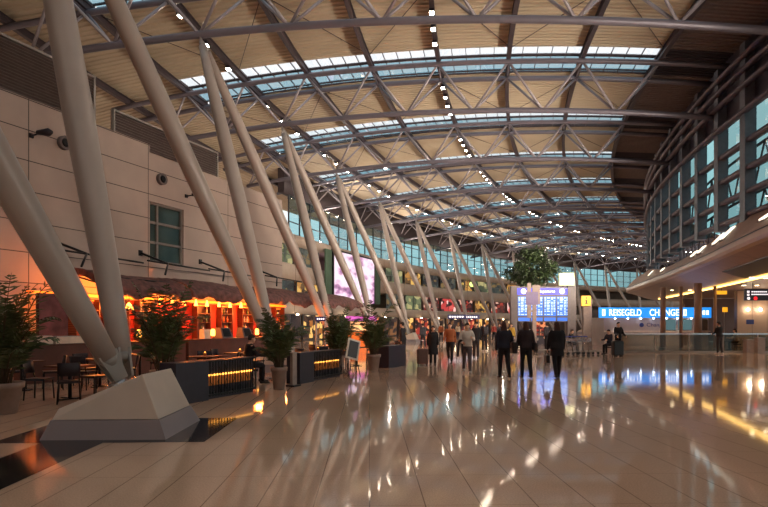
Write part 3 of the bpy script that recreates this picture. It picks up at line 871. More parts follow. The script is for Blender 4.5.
def b_lamp(t):
    m = MB(); m.lathe([(.07, 0), (.07, .015), (.012, .03), (.012, .12)], 12); m.build('foot', M_DARK, t)
    m = MB(); m.lathe([(.07, .10), (.085, .14), (.08, .34), (.05, .38)], 12); m.build('lamp_shade', M_GLOW, t)
for px, l in ((213, 'beside the white box'), (257, 'at the corner end'), (139, 'behind the palm by the column base'), (96, 'behind the front slanting column')):
    on_bar('bar_lamp', 'small glowing amber lamp on the bar %s' % l, 'lamp', px, b_lamp, 2.72)
# pendants under the awning
def pendant(px, b, z, label, r=.16):
    t = thing('pendant_lamp', label, 'lamp', wl(wab(px, b), b, z), WROT)
    m = MB(); m.tube([(0, 0, .2), (0, 0, 3.02 - z)], .012, 6); m.build('cord', M_BLACK, t)
    m = MB(); m.lathe([(r, 0), (r * .9, .06), (r * .45, .2), (.03, .26)], 14); m.build('lamp_shade', M_GLOW, t)
pendant(129, 1.6, 2.18, 'glowing cone shaped pendant lamp beside the front slanting column')
for i, px in enumerate((160, 172, 184, 196, 207, 219, 230, 241, 251, 260)):
    pendant(px, 1.75, 2.42, 'small glowing lamp under the awning edge, %s along the bar' % ORD[i], .075)
for i, px in enumerate((80, 104, 150, 205, 235, 262)):
    ld = bpy.data.lights.new('bar_glow', 'POINT'); ld.energy = 185; ld.color = (1, .24, .04); ld.shadow_soft_size = .25
    lo = bpy.data.objects.new('bar_glow', ld); COL.objects.link(lo); lo.location = wl(wa(px), 1.3, 2.45)

# terrace: tables, chairs, planters
def make_chair(label):
    t = thing('terrace_chair', label, 'chair', (0, 0, 0))
    m = MB(); m.box((0, 0, .45), (.44, .44, .05)); m.build('seat', M_DARK, t)
    m = MB()
    R_ = []
    for i in range(7):
        a = (i - 3) / 3; x = .21 * a; y = -.2 - .05 * (1 - a * a)
        R_.append([(x, y, .58), (x, y - .025, .58), (x, y - .075, .86), (x, y - .05, .86)])
    m.rings(R_, smooth=True); m.build('backrest', M_DARK, t)
    for x in (-.19, .19):
        for y in (-.19, .19):
            m = MB(); m.tube([(x * 1.12, y * 1.12, 0), (x, y, .43)], .016, 7); m.build('leg', M_BLACK, t)
        m = MB(); m.tube([(x, -.19, .44), (x, -.24, .62)], .014, 6); m.build('back_post', M_BLACK, t)
    return t
def make_table(label):
    t = thing('terrace_table', label, 'table', (0, 0, 0))
    m = MB(); m.box((0, 0, .735), (.72, .72, .035)); m.build('tabletop', M_WOOD, t)
    m = MB(); m.tube([(0, 0, .03), (0, 0, .72)], .04, 10); m.build('pedestal', M_BLACK, t)
    m = MB(); m.box((0, 0, .012), (.5, .08, .024)); m.box((0, 0, .03), (.08, .5, .02)); m.build('foot', M_BLACK, t)
    return t
ch0 = make_chair('x'); tb0 = make_table('x'); fch = [True, True]
def put(first, proto, loc, rz, label):
    if fch[first]:
        fch[first] = False; proto.location = loc; proto.rotation_euler.z = rz; proto['label'] = label; return proto
    return dup(proto, loc, rz, label)
TABS = [(at(22, 13.9), 'by the front palm pot', (0.6, 2.4, 4.4)), (at(70, 12.4), 'just left of the front slanting column', (1.2, 3.2, 5.2)), (at(100, 14.9), 'behind the front slanting column foot', (.4, 2.6, 4.6)),
        (at(140, 17.2), 'between the front columns and the bar', (.9, 3.6)), (at(205, 16.0), 'behind the first dark planter', (.2, 1.9, 3.7)), (at(240, 18.0), 'before the coffee machine', (1.0, 2.9)),
        (at(277, 16.7), 'by the third palm pot', (.5, 3.3)), (at(318, 19.3), 'behind the second dark planter', (.3, 1.5, 4.1)), (at(330, 23), 'before the snack kiosk', (1.2, 3.9)), (at(356, 22.5), 'between the two far palms', (.2, 2.0, 4.2)), (at(385, 26.7), 'behind the third dark planter', (.8, 3.2))]
for p, where, angs in TABS:
    put(1, tb0, p, WROT, 'small dark wooden terrace table %s' % where)
    for i, a in enumerate(angs):
        q = p + Vector((cos(a), sin(a), 0)) * .66
        put(0, ch0, q, a + PI / 2, 'dark terrace chair, %s at the table %s' % (ORD[i], where))
# glowing table candles
def candle(p, label):
    t = thing('table_candle', label, 'candle', (p.x, p.y, .756))
    m = MB(); m.lathe([(.03, 0), (.045, .02), (.05, .1), (.047, .1), (.042, .02)], 12); m.build('cup', mat('candle_glass', (200, 110, 50), .2), t)
    m = MB(); m.lathe([(.03, .03), (.034, .08), (.006, .12)], 10); m.build('flame', M_GLOW, t)
for i in (4, 5, 7, 9): candle(TABS[i][0], 'small glowing candle on the table %s' % TABS[i][1])

PL = Vector((.409, .912, 0)); PLN = Vector((.912, -.409, 0)); PROT = math.atan2(.912, .409)
P0 = at(192, 11.75)
def pl(l, b, z=0): p = P0 + PL * l + PLN * b; return Vector((p.x, p.y, z))
M_EMBER = mat('planter_glow', (255, 190, 90), .5, 0, .5, 9, emit=(255, 170, 70), power=2.6)
def planter(l0, L, label, solid0, solid1, h=.86):
    t = thing('planter_box', label, 'planter', pl(l0, 0), PROT)
    if solid0 > 0:
        m = MB(); m.box((solid0 / 2, .22, h / 2), (solid0, .44, h)); m.build('end_box', M_PLANTER, t)
    if solid1 > 0:
        m = MB(); m.box((L - solid1 / 2, .22, h / 2), (solid1, .44, h)); m.build('end_box', M_PLANTER, t)
    x0, x1 = solid0, L - solid1
    if x1 - x0 < .2: return t
    m = MB(); m.box(((x0 + x1) / 2, .27, h / 2), (x1 - x0, .32, h)); m.build('box', mat('planter_dark', (44, 36, 48), .5), t)
    m = MB(); m.box(((x0 + x1) / 2, .04, h - .02), (x1 - x0, .04, .04)); m.box(((x0 + x1) / 2, .04, .10), (x1 - x0, .04, .04))
    n = int((x1 - x0) / .09)
    for i in range(n + 1): m.box((x0 + (x1 - x0) * i / n, .04, h / 2 + .02), (.016, .016, h - .08))
    m.build('railing', M_BLACK, t)
    m = MB(); m.box(((x0 + x1) / 2, .10, .40), (x1 - x0 - .2, .012, .20)); m.build('glow_panel', mat('planter_glow_back', (150, 90, 44), .6, 0, .5, 7, emit=(200, 110, 40), power=.12), t)
    m = MB(); m.box(((x0 + x1) / 2, .088, .53), (x1 - x0 - .2, .03, .035)); m.build('light_bar', M_EMBER, t)
    m = MB(); rs = random.Random(int(l0 * 9))
    for i in range(7):
        x = x0 + (x1 - x0) * (i + .5) / 7
        pts = [(x + .05 * sin(q * 1.3 + i), .015, .12 + q * .09) for q in range(8)]
        m.tube(pts, .008, 5)
    m.build('ironwork', M_BLACK, t)
    return t
planter(-.45, 2.65, 'dark planter wall with glowing railing panel beside the column base', .95, .0, .86)
planter(4.15, 2.5, 'dark planter wall with glowing railing panel in the middle of the terrace edge', .75, .0, .86)
planter(10.3, 1.7, 'plain dark planter wall at the far end of the terrace edge', .8, .9, .84)
# slim grey menu stele and slanted menu board
t = thing('menu_stele', 'slim pale grey upright stele between the third palm and the middle planter', 'stand', at(293.5, 15.0), PROT)
m = MB(); m.box((0, 0, .02), (.34, .26, .04)); m.build('foot', M_DARK, t)
m = MB(); m.box((0, 0, .47), (.20, .08, .88)); m.build('panel', mat('stele_grey', (168, 150, 142), .45), t)
t = thing('menu_board', 'slanted black menu board in a white frame between the two far palms', 'menu board', at(353, 17.9), PROT - .7)
bt_ = (math.radians(-14), math.radians(16), 0)
m = MB(); m.box((0, 0, .86), (.44, .03, .66), tilt=bt_); m.build('frame', mat('board_white', (210, 200, 190), .5), t)
m = MB(); m.box((0, -.012, .86), (.32, .03, .54), tilt=bt_); m.build('board', M_BLACK, t)
for x in (-.2, .2):
    m = MB(); m.tube([(x, -.12, 0), (x * .8 - .05, 0, .62)], .015, 6); m.build('leg', M_BLACK, t)
m = MB(); m.tube([(0, .3, 0), (0, .02, .9)], .015, 6); m.build('leg', M_BLACK, t)

# ------------------------------------------------------------------ potted palms
def palm(p, ph, pr, H, spread, label, seed, nf=30, leaf=M_LEAF, potm=M_POT):
    rs = random.Random(seed)
    t = thing('potted_palm', label, 'potted palm', p, rs.uniform(0, 6))
    pot = MB().lathe([(pr * .68, 0), (pr * .72, .02), (pr * .95, ph * .8), (pr * 1.06, ph * .82), (pr * 1.08, ph), (pr * .96, ph), (pr * .92, ph * .86)], 24).build('pot', potm, t)
    MB().lathe([(pr * .90, ph * .86), (pr * .5, ph * .88), (.01, ph * .89)], 20).build('soil', M_SOIL, t)
    st = MB(); fo = MB()
    for i in range(nf):
        g = i * 2.399 + rs.uniform(-.3, .3); lvl = i / nf
        r0 = rs.uniform(.02, pr * .5); b0 = Vector((r0 * cos(g), r0 * sin(g), ph * .88))
        el = math.radians(87 - 20 * (1 - lvl) + rs.uniform(-6, 6)); L = (H - ph) * rs.uniform(.72, 1.12) * (.55 + .55 * lvl)
        dirh = Vector((cos(g), sin(g), 0)); pts = []; q = b0.copy(); e = el; n = 12; outer = i % 3 == 0
        if outer: L *= 1.22; e -= math.radians(7)
        for j in range(n + 1):
            pts.append(q.copy()); q = q + (dirh * cos(e) * spread + Vector((0, 0, 1)) * sin(e)) * (L / n); e -= math.radians((2.5 if outer else 1.0) + (17.0 if outer else 9.0) * (j / n) ** 1.6)
        st.tube(pts, [.014 * (1 - .8 * j / n) + .002 for j in range(n + 1)], 5)
        for j in range(2, n * 2):
            f = j / (n * 2); k = min(n - 1, int(f * n)); c = pts[k].lerp(pts[k + 1], f * n - k); d = (pts[k + 1] - pts[k]).normalized()
            side = d.cross(Vector((0, 0, 1)))
            side = side.normalized() if side.length > 1e-3 else Vector((1, 0, 0))
            up = side.cross(d)
            if f < .26: continue
            ll = min(L * .30, .46) * sin(PI * min(1, .14 + .82 * f)) * rs.uniform(.8, 1.15)
            for sg_ in (-1, 1):
                tip = c + (side * sg_ * .72 + d * .65 - Vector((0, 0, 1)) * rs.uniform(.1, .6)) * ll
                mid = c.lerp(tip, .5) + up * (.05 * ll); w_ = d * (.020 + .010 * rs.random())
                o = len(fo.v); fo.add([c - w_ * .4, mid - w_, tip, mid + w_, c + w_ * .4], [(0, 1, 2, 3, 4)])
    st.build('stems', M_STEM, t); fo.build('fronds', leaf, t, fix=False)
    return t
palm(at(2, 10.4), .58, .34, 2.7, .8, 'large dark potted palm in a grey pot beside the front slanting column', 11, 36)
palm(at(164, 13.0), .60, .30, 2.75, .7, 'dark potted palm behind the wedge shaped column base', 12, 30)
palm(at(279, 14.3), .57, .20, 2.2, .7, 'potted palm in a slim clay pot between the first and the middle planter', 13, 26)
palm(at(338, 18.9), .60, .22, 2.5, .62, 'potted palm rising behind the middle planter before the lit billboard', 14, 26)
palm(at(373.5, 20.2), .58, .25, 2.6, .7, 'potted palm in a clay pot at the far end of the terrace', 15, 26)

# ------------------------------------------------------------------ billboard on the outer wall
BD = 73.0
def out_wall(px, u):      # where a bearing meets an arc
    dx = (px - 384) / FPX; a = dx * dx + 1; b = -2 * (dx * HC.x + HC.y); c = HC.x ** 2 + HC.y ** 2 - (HR - u) ** 2
    d = (-b + math.sqrt(b * b - 4 * a * c)) / (2 * a); d2 = (-b - math.sqrt(b * b - 4 * a * c)) / (2 * a)
    return min(x for x in (d, d2) if x > 0)
ub_ = UO + .9
pa = at(333, out_wall(333, ub_)); pb = at(373, out_wall(373, ub_))
brz = math.atan2((pb - pa).y, (pb - pa).x); BW = (pb - pa).length
dm = (pa.y + pb.y) / 2
bz0, bz1 = 4.4, hz(256, dm)
t = thing('billboard', 'tall glowing pink and white advertising billboard on the gallery wall', 'billboard', (pa.x, pa.y, bz0), brz)
mb_ = bpy.data.materials.new('billboard_picture'); mb_.use_nodes = True
nt = mb_.node_tree; b = nt.nodes['Principled BSDF']; b.inputs['Base Color'].default_value = (.1, .1, .1, 1)
tc = nt.nodes.new('ShaderNodeTexCoord'); n1 = nt.nodes.new('ShaderNodeTexNoise'); n1.inputs['Scale'].default_value = .55; n1.inputs['Detail'].default_value = 3
mpg = nt.nodes.new('ShaderNodeMapping'); mpg.inputs['Scale'].default_value = (.7, 1, 1.5); mpg.inputs['Location'].default_value = (2.1, 0, .6)
nt.links.new(tc.outputs['Object'], mpg.inputs[0]); nt.links.new(mpg.outputs[0], n1.inputs['Vector'])
rp = nt.nodes.new('ShaderNodeValToRGB'); e = rp.color_ramp.elements
e[0].position = .30; e[0].color = (.10, .03, .12, 1); e[1].position = .52; e[1].color = (.92, .72, .86, 1)
e2 = e.new(.40); e2.color = (.42, .16, .36, 1); e3 = e.new(.45); e3.color = (.75, .45, .62, 1)
nt.links.new(n1.outputs['Fac'], rp.inputs[0]); nt.links.new(rp.outputs[0], b.inputs['Emission Color']); b.inputs['Emission Strength'].default_value = .8
m = MB(); m.box((BW / 2, -.14, (bz1 - bz0) / 2), (BW, .06, bz1 - bz0)); m.build('picture', mb_, t)
m = MB()
for x in (-.12, BW + .12): m.box((x, -.05, (bz1 - bz0) / 2), (.24, .26, bz1 - bz0 + .4))
for z in (-.1, bz1 - bz0 + .1): m.box((BW / 2, -.05, z), (BW, .26, .2))
m.build('frame', M_DARK, t)
M_GREEN = mat('green_panel', (74, 96, 78), .5, 0, .2, 1)
for i, (q0, q1) in enumerate(((325, 331.5), (375, 380))):
    p0 = at(q0, out_wall(q0, ub_)); p1 = at(q1, out_wall(q1, ub_))
    m = MB(); v = p1 - p0; m.box(((p0.x + p1.x) / 2, (p0.y + p1.y) / 2, (bz0 + bz1) / 2), (v.length, .12, bz1 - bz0), math.atan2(v.y, v.x))
    tag(m.build('green_wall_panel', M_GREEN), ['tall green panel at the near edge of the pink billboard', 'tall green panel at the far edge of the pink billboard'][i], 'panel')

# ================================================================== GROUND FLOOR under the ledge
M_COLB = mat('brown_column', (150, 118, 102), .4, 0, .06, 2)
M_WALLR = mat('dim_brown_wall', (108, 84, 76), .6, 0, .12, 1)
M_PANELB = jointed('warm_wall_panel', (186, 156, 128), (90, 70, 60), 1.1, 9.0, .025, .4)
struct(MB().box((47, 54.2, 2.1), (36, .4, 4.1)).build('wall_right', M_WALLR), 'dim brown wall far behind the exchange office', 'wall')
def pillar(px, d, w_, top, label):
    t = thing('round_pillar', label, 'pillar', at(px, d))
    m = MB(); m.tube([(0, 0, .06), (0, 0, top)], w_ / 2, 18); m.build('shaft', M_COLB, t)
    m = MB(); m.lathe([(w_ * .62, 0), (w_ * .62, .06), (w_ * .5, .08)], 18); m.build('foot_ring', M_STEEL, t)
pillar(698, 34.5, .44, 4.2, 'widest tan pillar under the ledge, by the standing man in black')
pillar(681, 37.5, .22, 4.2, 'thin brown pillar between the widest pillar and the exchange sign')
pillar(663, 38.5, .36, 4.2, 'brown pillar standing in front of the exchange sign')
pillar(715, 37, .2, 4.2, 'thin brown pillar behind the standing man in black')
# exchange office
t = thing('exchange_office', 'currency exchange office with a long lit blue sign behind the balustrade', 'kiosk', at(604, 44.0))
W_ = 8.2
m = MB(); m.box((W_ / 2, 1.5, 1.1), (W_, 3.0, 2.2)); m.build('booth', mat('booth_wall', (176, 158, 150), .5, 0, .05, 1), t)
m = MB(); m.box((W_ / 2, 1.3, 2.55), (W_, 3.4, .66)); m.build('roof_box', M_DARK, t)
m = MB(); m.box((W_ / 2, -.12, 1.13), (W_, .3, .06)); m.build('shelf', mat('counter_edge', (206, 184, 160), .4), t)
m = MB()
for i in range(3): m.box((5.1 + i * 1.25, -.01, 1.62), (1.05, .03, .85))
m.build('service_window', glass('booth_glass', (120, 120, 130), .25, .03, .8), t)
M_SIGNB = mat('blue_light_box', (40, 140, 220), .4, 0, 0, emit=(30, 130, 225), power=.85)
M_SIGNW = mat('white_light_letter', (255, 255, 255), .4, 0, 0, emit=(240, 250, 255), power=1.0)
sg_ = MB().box((W_ / 2 - .35, -.50, 2.58), (W_ + .5, .14, .80)).build('sign', M_SIGNB, t)
text('lettering', 'REISEGELD', .72, M_SIGNW, sg_, (1.42, -.58, 2.56), (PI / 2, 0, 0), .004, 'CENTER', .74, .008)
text('lettering', 'CHANGE', .72, M_SIGNW, sg_, (4.45, -.58, 2.56), (PI / 2, 0, 0), .004, 'CENTER', .78, .008)
for x in (-.25, 6.05):
    m = MB(); m.box((x, -.585, 2.58), (.24, .01, .5)); m.box((x + .0, -.592, 2.58), (.08, .01, .3), mi=1); m.build('emblem', [M_SIGNW, M_SIGNB], sg_)
m = MB()
for i in range(4): m.box((6.95 + i * .28, -.585, 2.58), (.2, .01, .34))
m.build('small_lettering', M_SIGNW, sg_)
M_NAVY = mat('navy_letter', (44, 52, 110), .5)
lg = MB().tube([(2.95, .0, 1.62), (2.95, -.03, 1.62)], [.17, .17], 20).build('emblem', M_NAVY, t)
text('lettering', 'Change', .40, M_NAVY, t, (4.05, -.02, 1.62), (PI / 2, 0, 0), .004, 'CENTER', 1.2)
M_SPOTW = mat('booth_spot', (235, 245, 255), .4, 0, 0, emit=(215, 232, 255), power=14)
for i in range(7):
    x = .75 + i * 1.0 if i < 5 else 5.6 + (i - 5) * 1.1
    s_ = MB().lathe([(.05, 0), (.055, .05), (.04, .08)], 10, (x, -.3, 2.10)).build('spot', M_SPOTW, t)
    ld = bpy.data.lights.new('booth_spot', 'SPOT'); ld.energy = 130; ld.color = (.88, .93, 1); ld.spot_size = 1.3; ld.spot_blend = .6; ld.shadow_soft_size = .04
    lo = bpy.data.objects.new('booth_spot', ld); COL.objects.link(lo); lo.parent = s_; lo.location = (x, -.3, 2.08); lo.rotation_euler = (-.25, 0, 0)
# glass balustrade
t = thing('glass_balustrade', 'long low glass balustrade with steel rail before the exchange office', 'balustrade', at(621, 33.2), -.02)
BL = 22
m = MB(); m.box((BL / 2, 0, 1.10), (BL, .07, .06)); m.build('handrail', M_CHROME, t)
m = MB(); m.box((BL / 2, 0, .05), (BL, .10, .10)); m.build('base_rail', M_STEEL, t)
for i in range(12):
    m = MB(); m.box((i * 2, .05, .54), (.05, .05, 1.08)); m.build('post', M_STEEL, t)
    if i < 11: m = MB(); m.box((i * 2 + 1, 0, .58), (1.9, .02, .96)); m.build('glass_pane', M_RAILGLASS, t)
# warm panelled wall with two lamps, dark direction sign
t = thing('panelled_counter_wall', 'warm beige panelled wall with two bright wall lamps near the bins', 'wall panel', at(737, 41), 0)
m = MB(); m.box((4, .15, 2.05), (8, .3, 4.1)); m.build('panel', M_PANELB, t)
M_WL = mat('wall_lamp_glow', (255, 240, 210), .4, 0, 0, emit=(255, 226, 180), power=12)
for x in (.75, 1.65, 2.75, 3.85):
    l_ = MB().ball((x, -.10, 2.75), (.11, .08, .11)).build('wall_lamp', M_WL, t)
    ld = bpy.data.lights.new('wall_lamp', 'POINT'); ld.energy = 9; ld.color = WARM; ld.shadow_soft_size = .1
    lo = bpy.data.objects.new('wall_lamp', ld); COL.objects.link(lo); lo.parent = l_; lo.location = (x, -.32, 2.75)
m = MB(); m.box((.95, -.01, 1.85), (.55, .03, .34)); m.build('notice', M_NAVY, t)
M_SIGND = mat('dark_sign', (34, 26, 48), .4)
M_SIGNL = mat('sign_white_mark', (240, 235, 240), .4, 0, 0, emit=(240, 232, 240), power=.8)
t = thing('direction_sign', 'dark hanging direction sign with white lines and a red dot over the bins', 'sign', at(744.5, 34, 3.12), 0)
m = MB(); m.box((1.6, 0, .35), (3.2, .14, .72)); m.build('panel', M_SIGND, t)
m = MB()
for z, L in ((.52, 1.0), (.36, 1.15)):
    for j in range(int(L / .12)): m.box((.42 + j * .12, -.075, z), (.09, .012, .07))
m.box((.18, -.075, .52), (.14, .012, .12)); m.box((.18, -.075, .34), (.14, .012, .12)); m.tube([(.2, -.07, .12), (.2, -.085, .12)], .09, 12)
m.build('marking', M_SIGNL, t)
m = MB(); m.tube([(.62, -.07, .12), (.62, -.085, .12)], .11, 14); m.build('red_dot', mat('sign_red', (220, 30, 40), .4, 0, 0, emit=(230, 30, 40), power=1.0), t)
m = MB(); m.tube([(.5, 0, .7), (.5, 0, 1.1)], .02, 6); m.tube([(2.7, 0, .7), (2.7, 0, 1.1)], .02, 6); m.build('hanger', M_DARK, t)
M_YEL = mat('yellow_light_box', (250, 180, 40), .4, 0, 0, emit=(255, 180, 40), power=.6)
t = thing('yellow_sign', 'small hanging yellow lit sign near the widest pillar', 'sign', at(721.5, 40, 3.8), 0)
m = MB(); m.box((0, 0, .14), (.72, .1, .26)); m.build('light_box', M_YEL, t); m = MB(); m.tube([(0, 0, .26), (0, 0, .42)], .02, 6); m.build('hanger', M_DARK, t)
t = thing('yellow_pictogram', 'small square yellow lit pictogram behind the standing man in black', 'sign', at(725, 43, 2.62), 0)
m = MB(); m.box((0, 0, .18), (.34, .1, .36)); m.build('light_box', M_YEL, t); m = MB(); m.tube([(0, .1, -2.62), (0, .1, .3)], .03, 8); m.build('post', M_STEEL, t)
for i, (px, d, l) in enumerate(((748.5, 32.5, 'shorter grey litter bin by the warm panelled wall'), (759.5, 32.2, 'taller grey litter bin by the warm panelled wall'))):
    t = thing('litter_bin', l, 'bin', at(px, d)); h_ = .74 + .12 * i
    m = MB(); m.box((0, 0, h_ / 2), (.42, .36, h_)); m.build('body', mat('bin_grey', (150, 130, 122), .4), t)
    m = MB(); m.box((0, 0, h_ + .03), (.46, .40, .06)); m.build('lid', M_STEEL, t)
# luminous white dots of the soffit lamps over the counters
for i, (px, d) in enumerate(((752, 30), (766, 30.5), (744, 36), (757, 36), (672, 41), (690, 41))):
    t = thing('recessed_lamp', 'small round warm lamp in the lower ceiling under the ledge, %s of six' % ORD[i], 'lamp', at(px, d, 4.2))
    m = MB(); m.lathe([(.16, -.03), (.16, .0), (.12, .01)], 14); m.build('rim', M_STEEL, t)
    m = MB(); m.lathe([(.12, -.035), (.11, -.02)], 14); m.build('lens', M_WL, t)
    ld = bpy.data.lights.new('recessed', 'SPOT'); ld.energy = 60; ld.color = WARM; ld.spot_size = 1.9; ld.spot_blend = .8
    lo = bpy.data.objects.new('recessed_light', ld); COL.objects.link(lo); lo.parent = t; lo.location = (0, 0, -.06)

# ------------------------------------------------------------------ departures board, sign posts, tree
M_BLUE = mat('header_blue', (40, 40, 190), .4, 0, 0, emit=(40, 40, 200), power=.5)
M_HW = mat('header_white', (250, 250, 255), .4, 0, 0, emit=(250, 250, 255), power=.9)
M_FRAME = mat('board_frame', (86, 72, 70), .5)
D_ = 42.0; X0 = at(515.5, D_).x; k_ = D_ / FPX
t = thing('departures_board', 'large blue lit departures board standing in the middle of the hall', 'information board', (X0, D_, 0))
def bx_(m, q0, q1, y0, y1, dep, yy, mi=0):
    x0 = (q0 - 515.5) * k_; x1 = (q1 - 515.5) * k_; z1 = hz(y0, D_); z0 = hz(y1, D_)
    m.box(((x0 + x1) / 2, yy, (z0 + z1) / 2), (x1 - x0, dep, z1 - z0), 0, mi)
m = MB(); bx_(m, 515.5, 576, 286.4, 322, .4, .25); m.build('frame', M_FRAME, t)
for q0, q1 in ((511, 517), (567.5, 576)):
    m = MB(); x0 = (q0 - 515.5) * k_; x1 = (q1 - 515.5) * k_; m.box(((x0 + x1) / 2, .2, hz(286, D_) / 2), (x1 - x0, .5, hz(286, D_))); m.build('post', M_FRAME, t)
hd = MB(); bx_(hd, 517, 570.5, 288, 294.8, .06, .02); hd = hd.build('header', M_BLUE, t)
m = MB()
for q in (523.5, 562):
    x = (q - 515.5) * k_; z = hz(291.3, D_); MB().tube([(x, -.01, z), (x, -.035, z)], .19, 18).build('pictogram', M_HW, hd)
text('lettering', 'Departures', .30, M_HW, hd, ((546.5 - 515.5) * k_, -.03, hz(291.4, D_)), (PI / 2, 0, 0), .003, 'CENTER', .9)
M_SCR = mat('screen_blue', (36, 92, 190), .3, 0, 0, emit=(40, 100, 205), power=.42)
M_ROW = mat('screen_row', (190, 220, 250), .3, 0, 0, emit=(170, 208, 250), power=.42)
rs = random.Random(5)
for i in range(4):
    q0 = 518 + i * 13.0; q1 = q0 + 12
    m = MB(); bx_(m, q0, q1, 296.5, 316, .06, .02)
    for r_ in range(12):
        y = 297.4 + r_ * 1.52
        for c0, c1 in ((.5, 2.2), (2.8, 6.5), (7.1, 9.0), (9.5, 11.3)):
            if r_ == 0 or rs.random() < .85: bx_(m, q0 + c0, q0 + c0 + (c1 - c0) * rs.uniform(.6, 1), y, y + (1.0 if r_ == 0 else .6), .012, -.012, 1)
    m.build('screen', [M_SCR, M_ROW], t)
    m = MB(); bx_(m, q0 + .3, q1 - .3, 317.6, 321, .05, .02); m.build('lower_strip', M_SCR, t)
# wayfinding posts
t = thing('wayfinding_post', 'tan wayfinding post with lilac panel before the departures board', 'sign post', at(533.5, 38.5))
k2 = 38.5 / FPX
def q_(m, q0, q1, y0, y1, dep, yy):
    x0 = (q0 - 533.5) * k2; x1 = (q1 - 533.5) * k2; z1 = hz(y0, 38.5); z0 = max(0, hz(y1, 38.5)); m.box(((x0 + x1) / 2, yy, (z0 + z1) / 2), (x1 - x0, dep, z1 - z0)); return m
M_TANP = mat('tan_post', (136, 114, 104), .45)
q_(MB(), 527.2, 531, 283, 318, .12, 0).build('narrow_board', M_TANP, t); q_(MB(), 533, 540.5, 285, 304, .12, .15).build('wide_board', M_TANP, t)
q_(MB(), 533, 536.8, 304, 349, .12, .15).build('post', M_TANP, t); q_(MB(), 525.5, 537.5, 292, 305, .06, -.12).build('lilac_panel', mat('lilac_panel', (104, 86, 122), .45), t)
q_(MB(), 527.2, 536.8, 310, 312, .1, .07).build('crossbar', M_TANP, t)
t = thing('information_post', 'tan post with a yellow information sign beside the departures board', 'sign post', at(587.5, 44))
k3 = 44 / FPX
m = MB(); m.box((0, .1, hz(297, 44) / 2), (8.5 * k3, .35, hz(297, 44))); m.build('post', M_TANP, t)
sg_ = MB().box(((585 - 587.5) * k3, -.2, hz(301, 44)), (9 * k3, .16, 10 * k3)).build('sign', M_YEL, t)
m = MB(); x = (585 - 587.5) * k3; z = hz(301, 44); m.box((x, -.29, z - .07), (.10, .01, .30)); m.box((x - .04, -.29, z + .06), (.12, .01, .05)); m.box((x, -.29, z - .22), (.2, .01, .05)); m.box((x, -.29, z + .22), (.1, .01, .1)); m.build('lettering', M_BLACK, sg_)
t = thing('advert_sign', 'bright yellow green advertising light box above the departures board', 'sign', at(566.5, 52))
k4 = 52 / FPX
m = MB(); m.box((0, 0, (hz(273, 52) + hz(285.5, 52)) / 2), (15 * k4, .2, 12.5 * k4)); a_ = m.build('light_box', mat('advert_green', (230, 235, 170), .4, 0, .5, 1.2, emit=(232, 240, 170), power=.5), t)
m = MB(); m.tube([(0, .2, 0), (0, .2, hz(274, 52))], .09, 10); m.build('post', M_STEEL, t)
# fig tree
def tree(p, zc, rx, rz_, label, seed):
    rs = random.Random(seed); t = thing('fig_tree', label, 'tree', p)
    m = MB(); m.box((0, 0, .35), (1.7, 1.7, .7)); m.build('planter', M_PLANTER, t)
    m = MB(); m.box((0, 0, .71), (1.5, 1.5, .04)); m.build('soil', M_SOIL, t)
    tr = MB(); tr.tube([(0, 0, .7), (.06, .02, 2.2), (0, .05, zc - rz_ * .8), (.05, 0, zc)], [.16, .13, .11, .05], 10)
    clus = []
    for i in range(46):
        g = rs.uniform(0, 2 * PI); v = rs.uniform(-.75, 1); rr = math.sqrt(max(0, 1 - v * v)) * rs.uniform(.45, 1)
        c = Vector((rr * cos(g) * rx, rr * sin(g) * rx, zc + v * rz_ * rs.uniform(.7, 1))); clus.append(c)
        if i % 3 == 0: tr.tube([(0, .05, zc - rz_ * .8 + .3), (c.x * .5, c.y * .5, zc + (c.z - zc) * .3), tuple(c)], [.06, .04, .012], 6)
    tr.build('trunk', M_STEM, t)
    fo = MB()
    for c in clus:
        for j in range(110):
            d = Vector((rs.gauss(0, 1), rs.gauss(0, 1), rs.gauss(0, .8))).normalized() * (.62 * rs.random() ** .5)
            q = c + d; a = Vector((rs.gauss(0, 1), rs.gauss(0, 1), rs.gauss(0, .5) - .3)).normalized(); b = a.cross(Vector((rs.gauss(0, 1), rs.gauss(0, 1), rs.gauss(0, 1)))).normalized()
            l_ = rs.uniform(.20, .32); fo.add([q, q + a * l_ * .5 + b * l_ * .3, q + a * l_, q + a * l_ * .5 - b * l_ * .3], [(0, 1, 2, 3)])
    fo.build('crown', M_LEAF2, t, fix=False)
tree(at(533, 47), 6.2, 2.1, 1.6, 'large dark green fig tree behind the departures board', 3)
# overhead signs and small lights on the far ground floor
def ohsign(px, d, y0, y1, w_, label, marks=6):
    z0, z1 = hz(y1, d), hz(y0, d); t = thing('overhead_sign', label, 'sign', at(px, d, 0))
    m = MB(); m.box((0, 0, (z0 + z1) / 2), (w_, .15, z1 - z0)); m.build('panel', mat('overhead_sign_blue', (30, 26, 70), .4, 0, 0, emit=(30, 26, 90), power=.25), t)
    m = MB()
    for j in range(marks): m.box((-w_ * .4 + w_ * .8 * j / marks + .06, -.08, (z0 + z1) / 2), (w_ * .8 / marks * .7, .012, (z1 - z0) * .34))
    m.build('marking', M_SIGNL, t)
    m = MB()
    for x in (-w_ * .45, w_ * .45): m.tube([(x, .05, 0), (x, .05, z0)], .05, 8)
    m.build('post', M_STEEL, t)
ohsign(457, 66, 314.5, 319, 2.2, 'dark blue overhead sign under the gallery, nearer of two'); ohsign(472, 70, 314.8, 319.2, 1.9, 'dark blue overhead sign under the gallery, further of two')
ohsign(320.5, 26, 316.6, 321.2, .46, 'small dark blue sign at the end of the restaurant', 4)
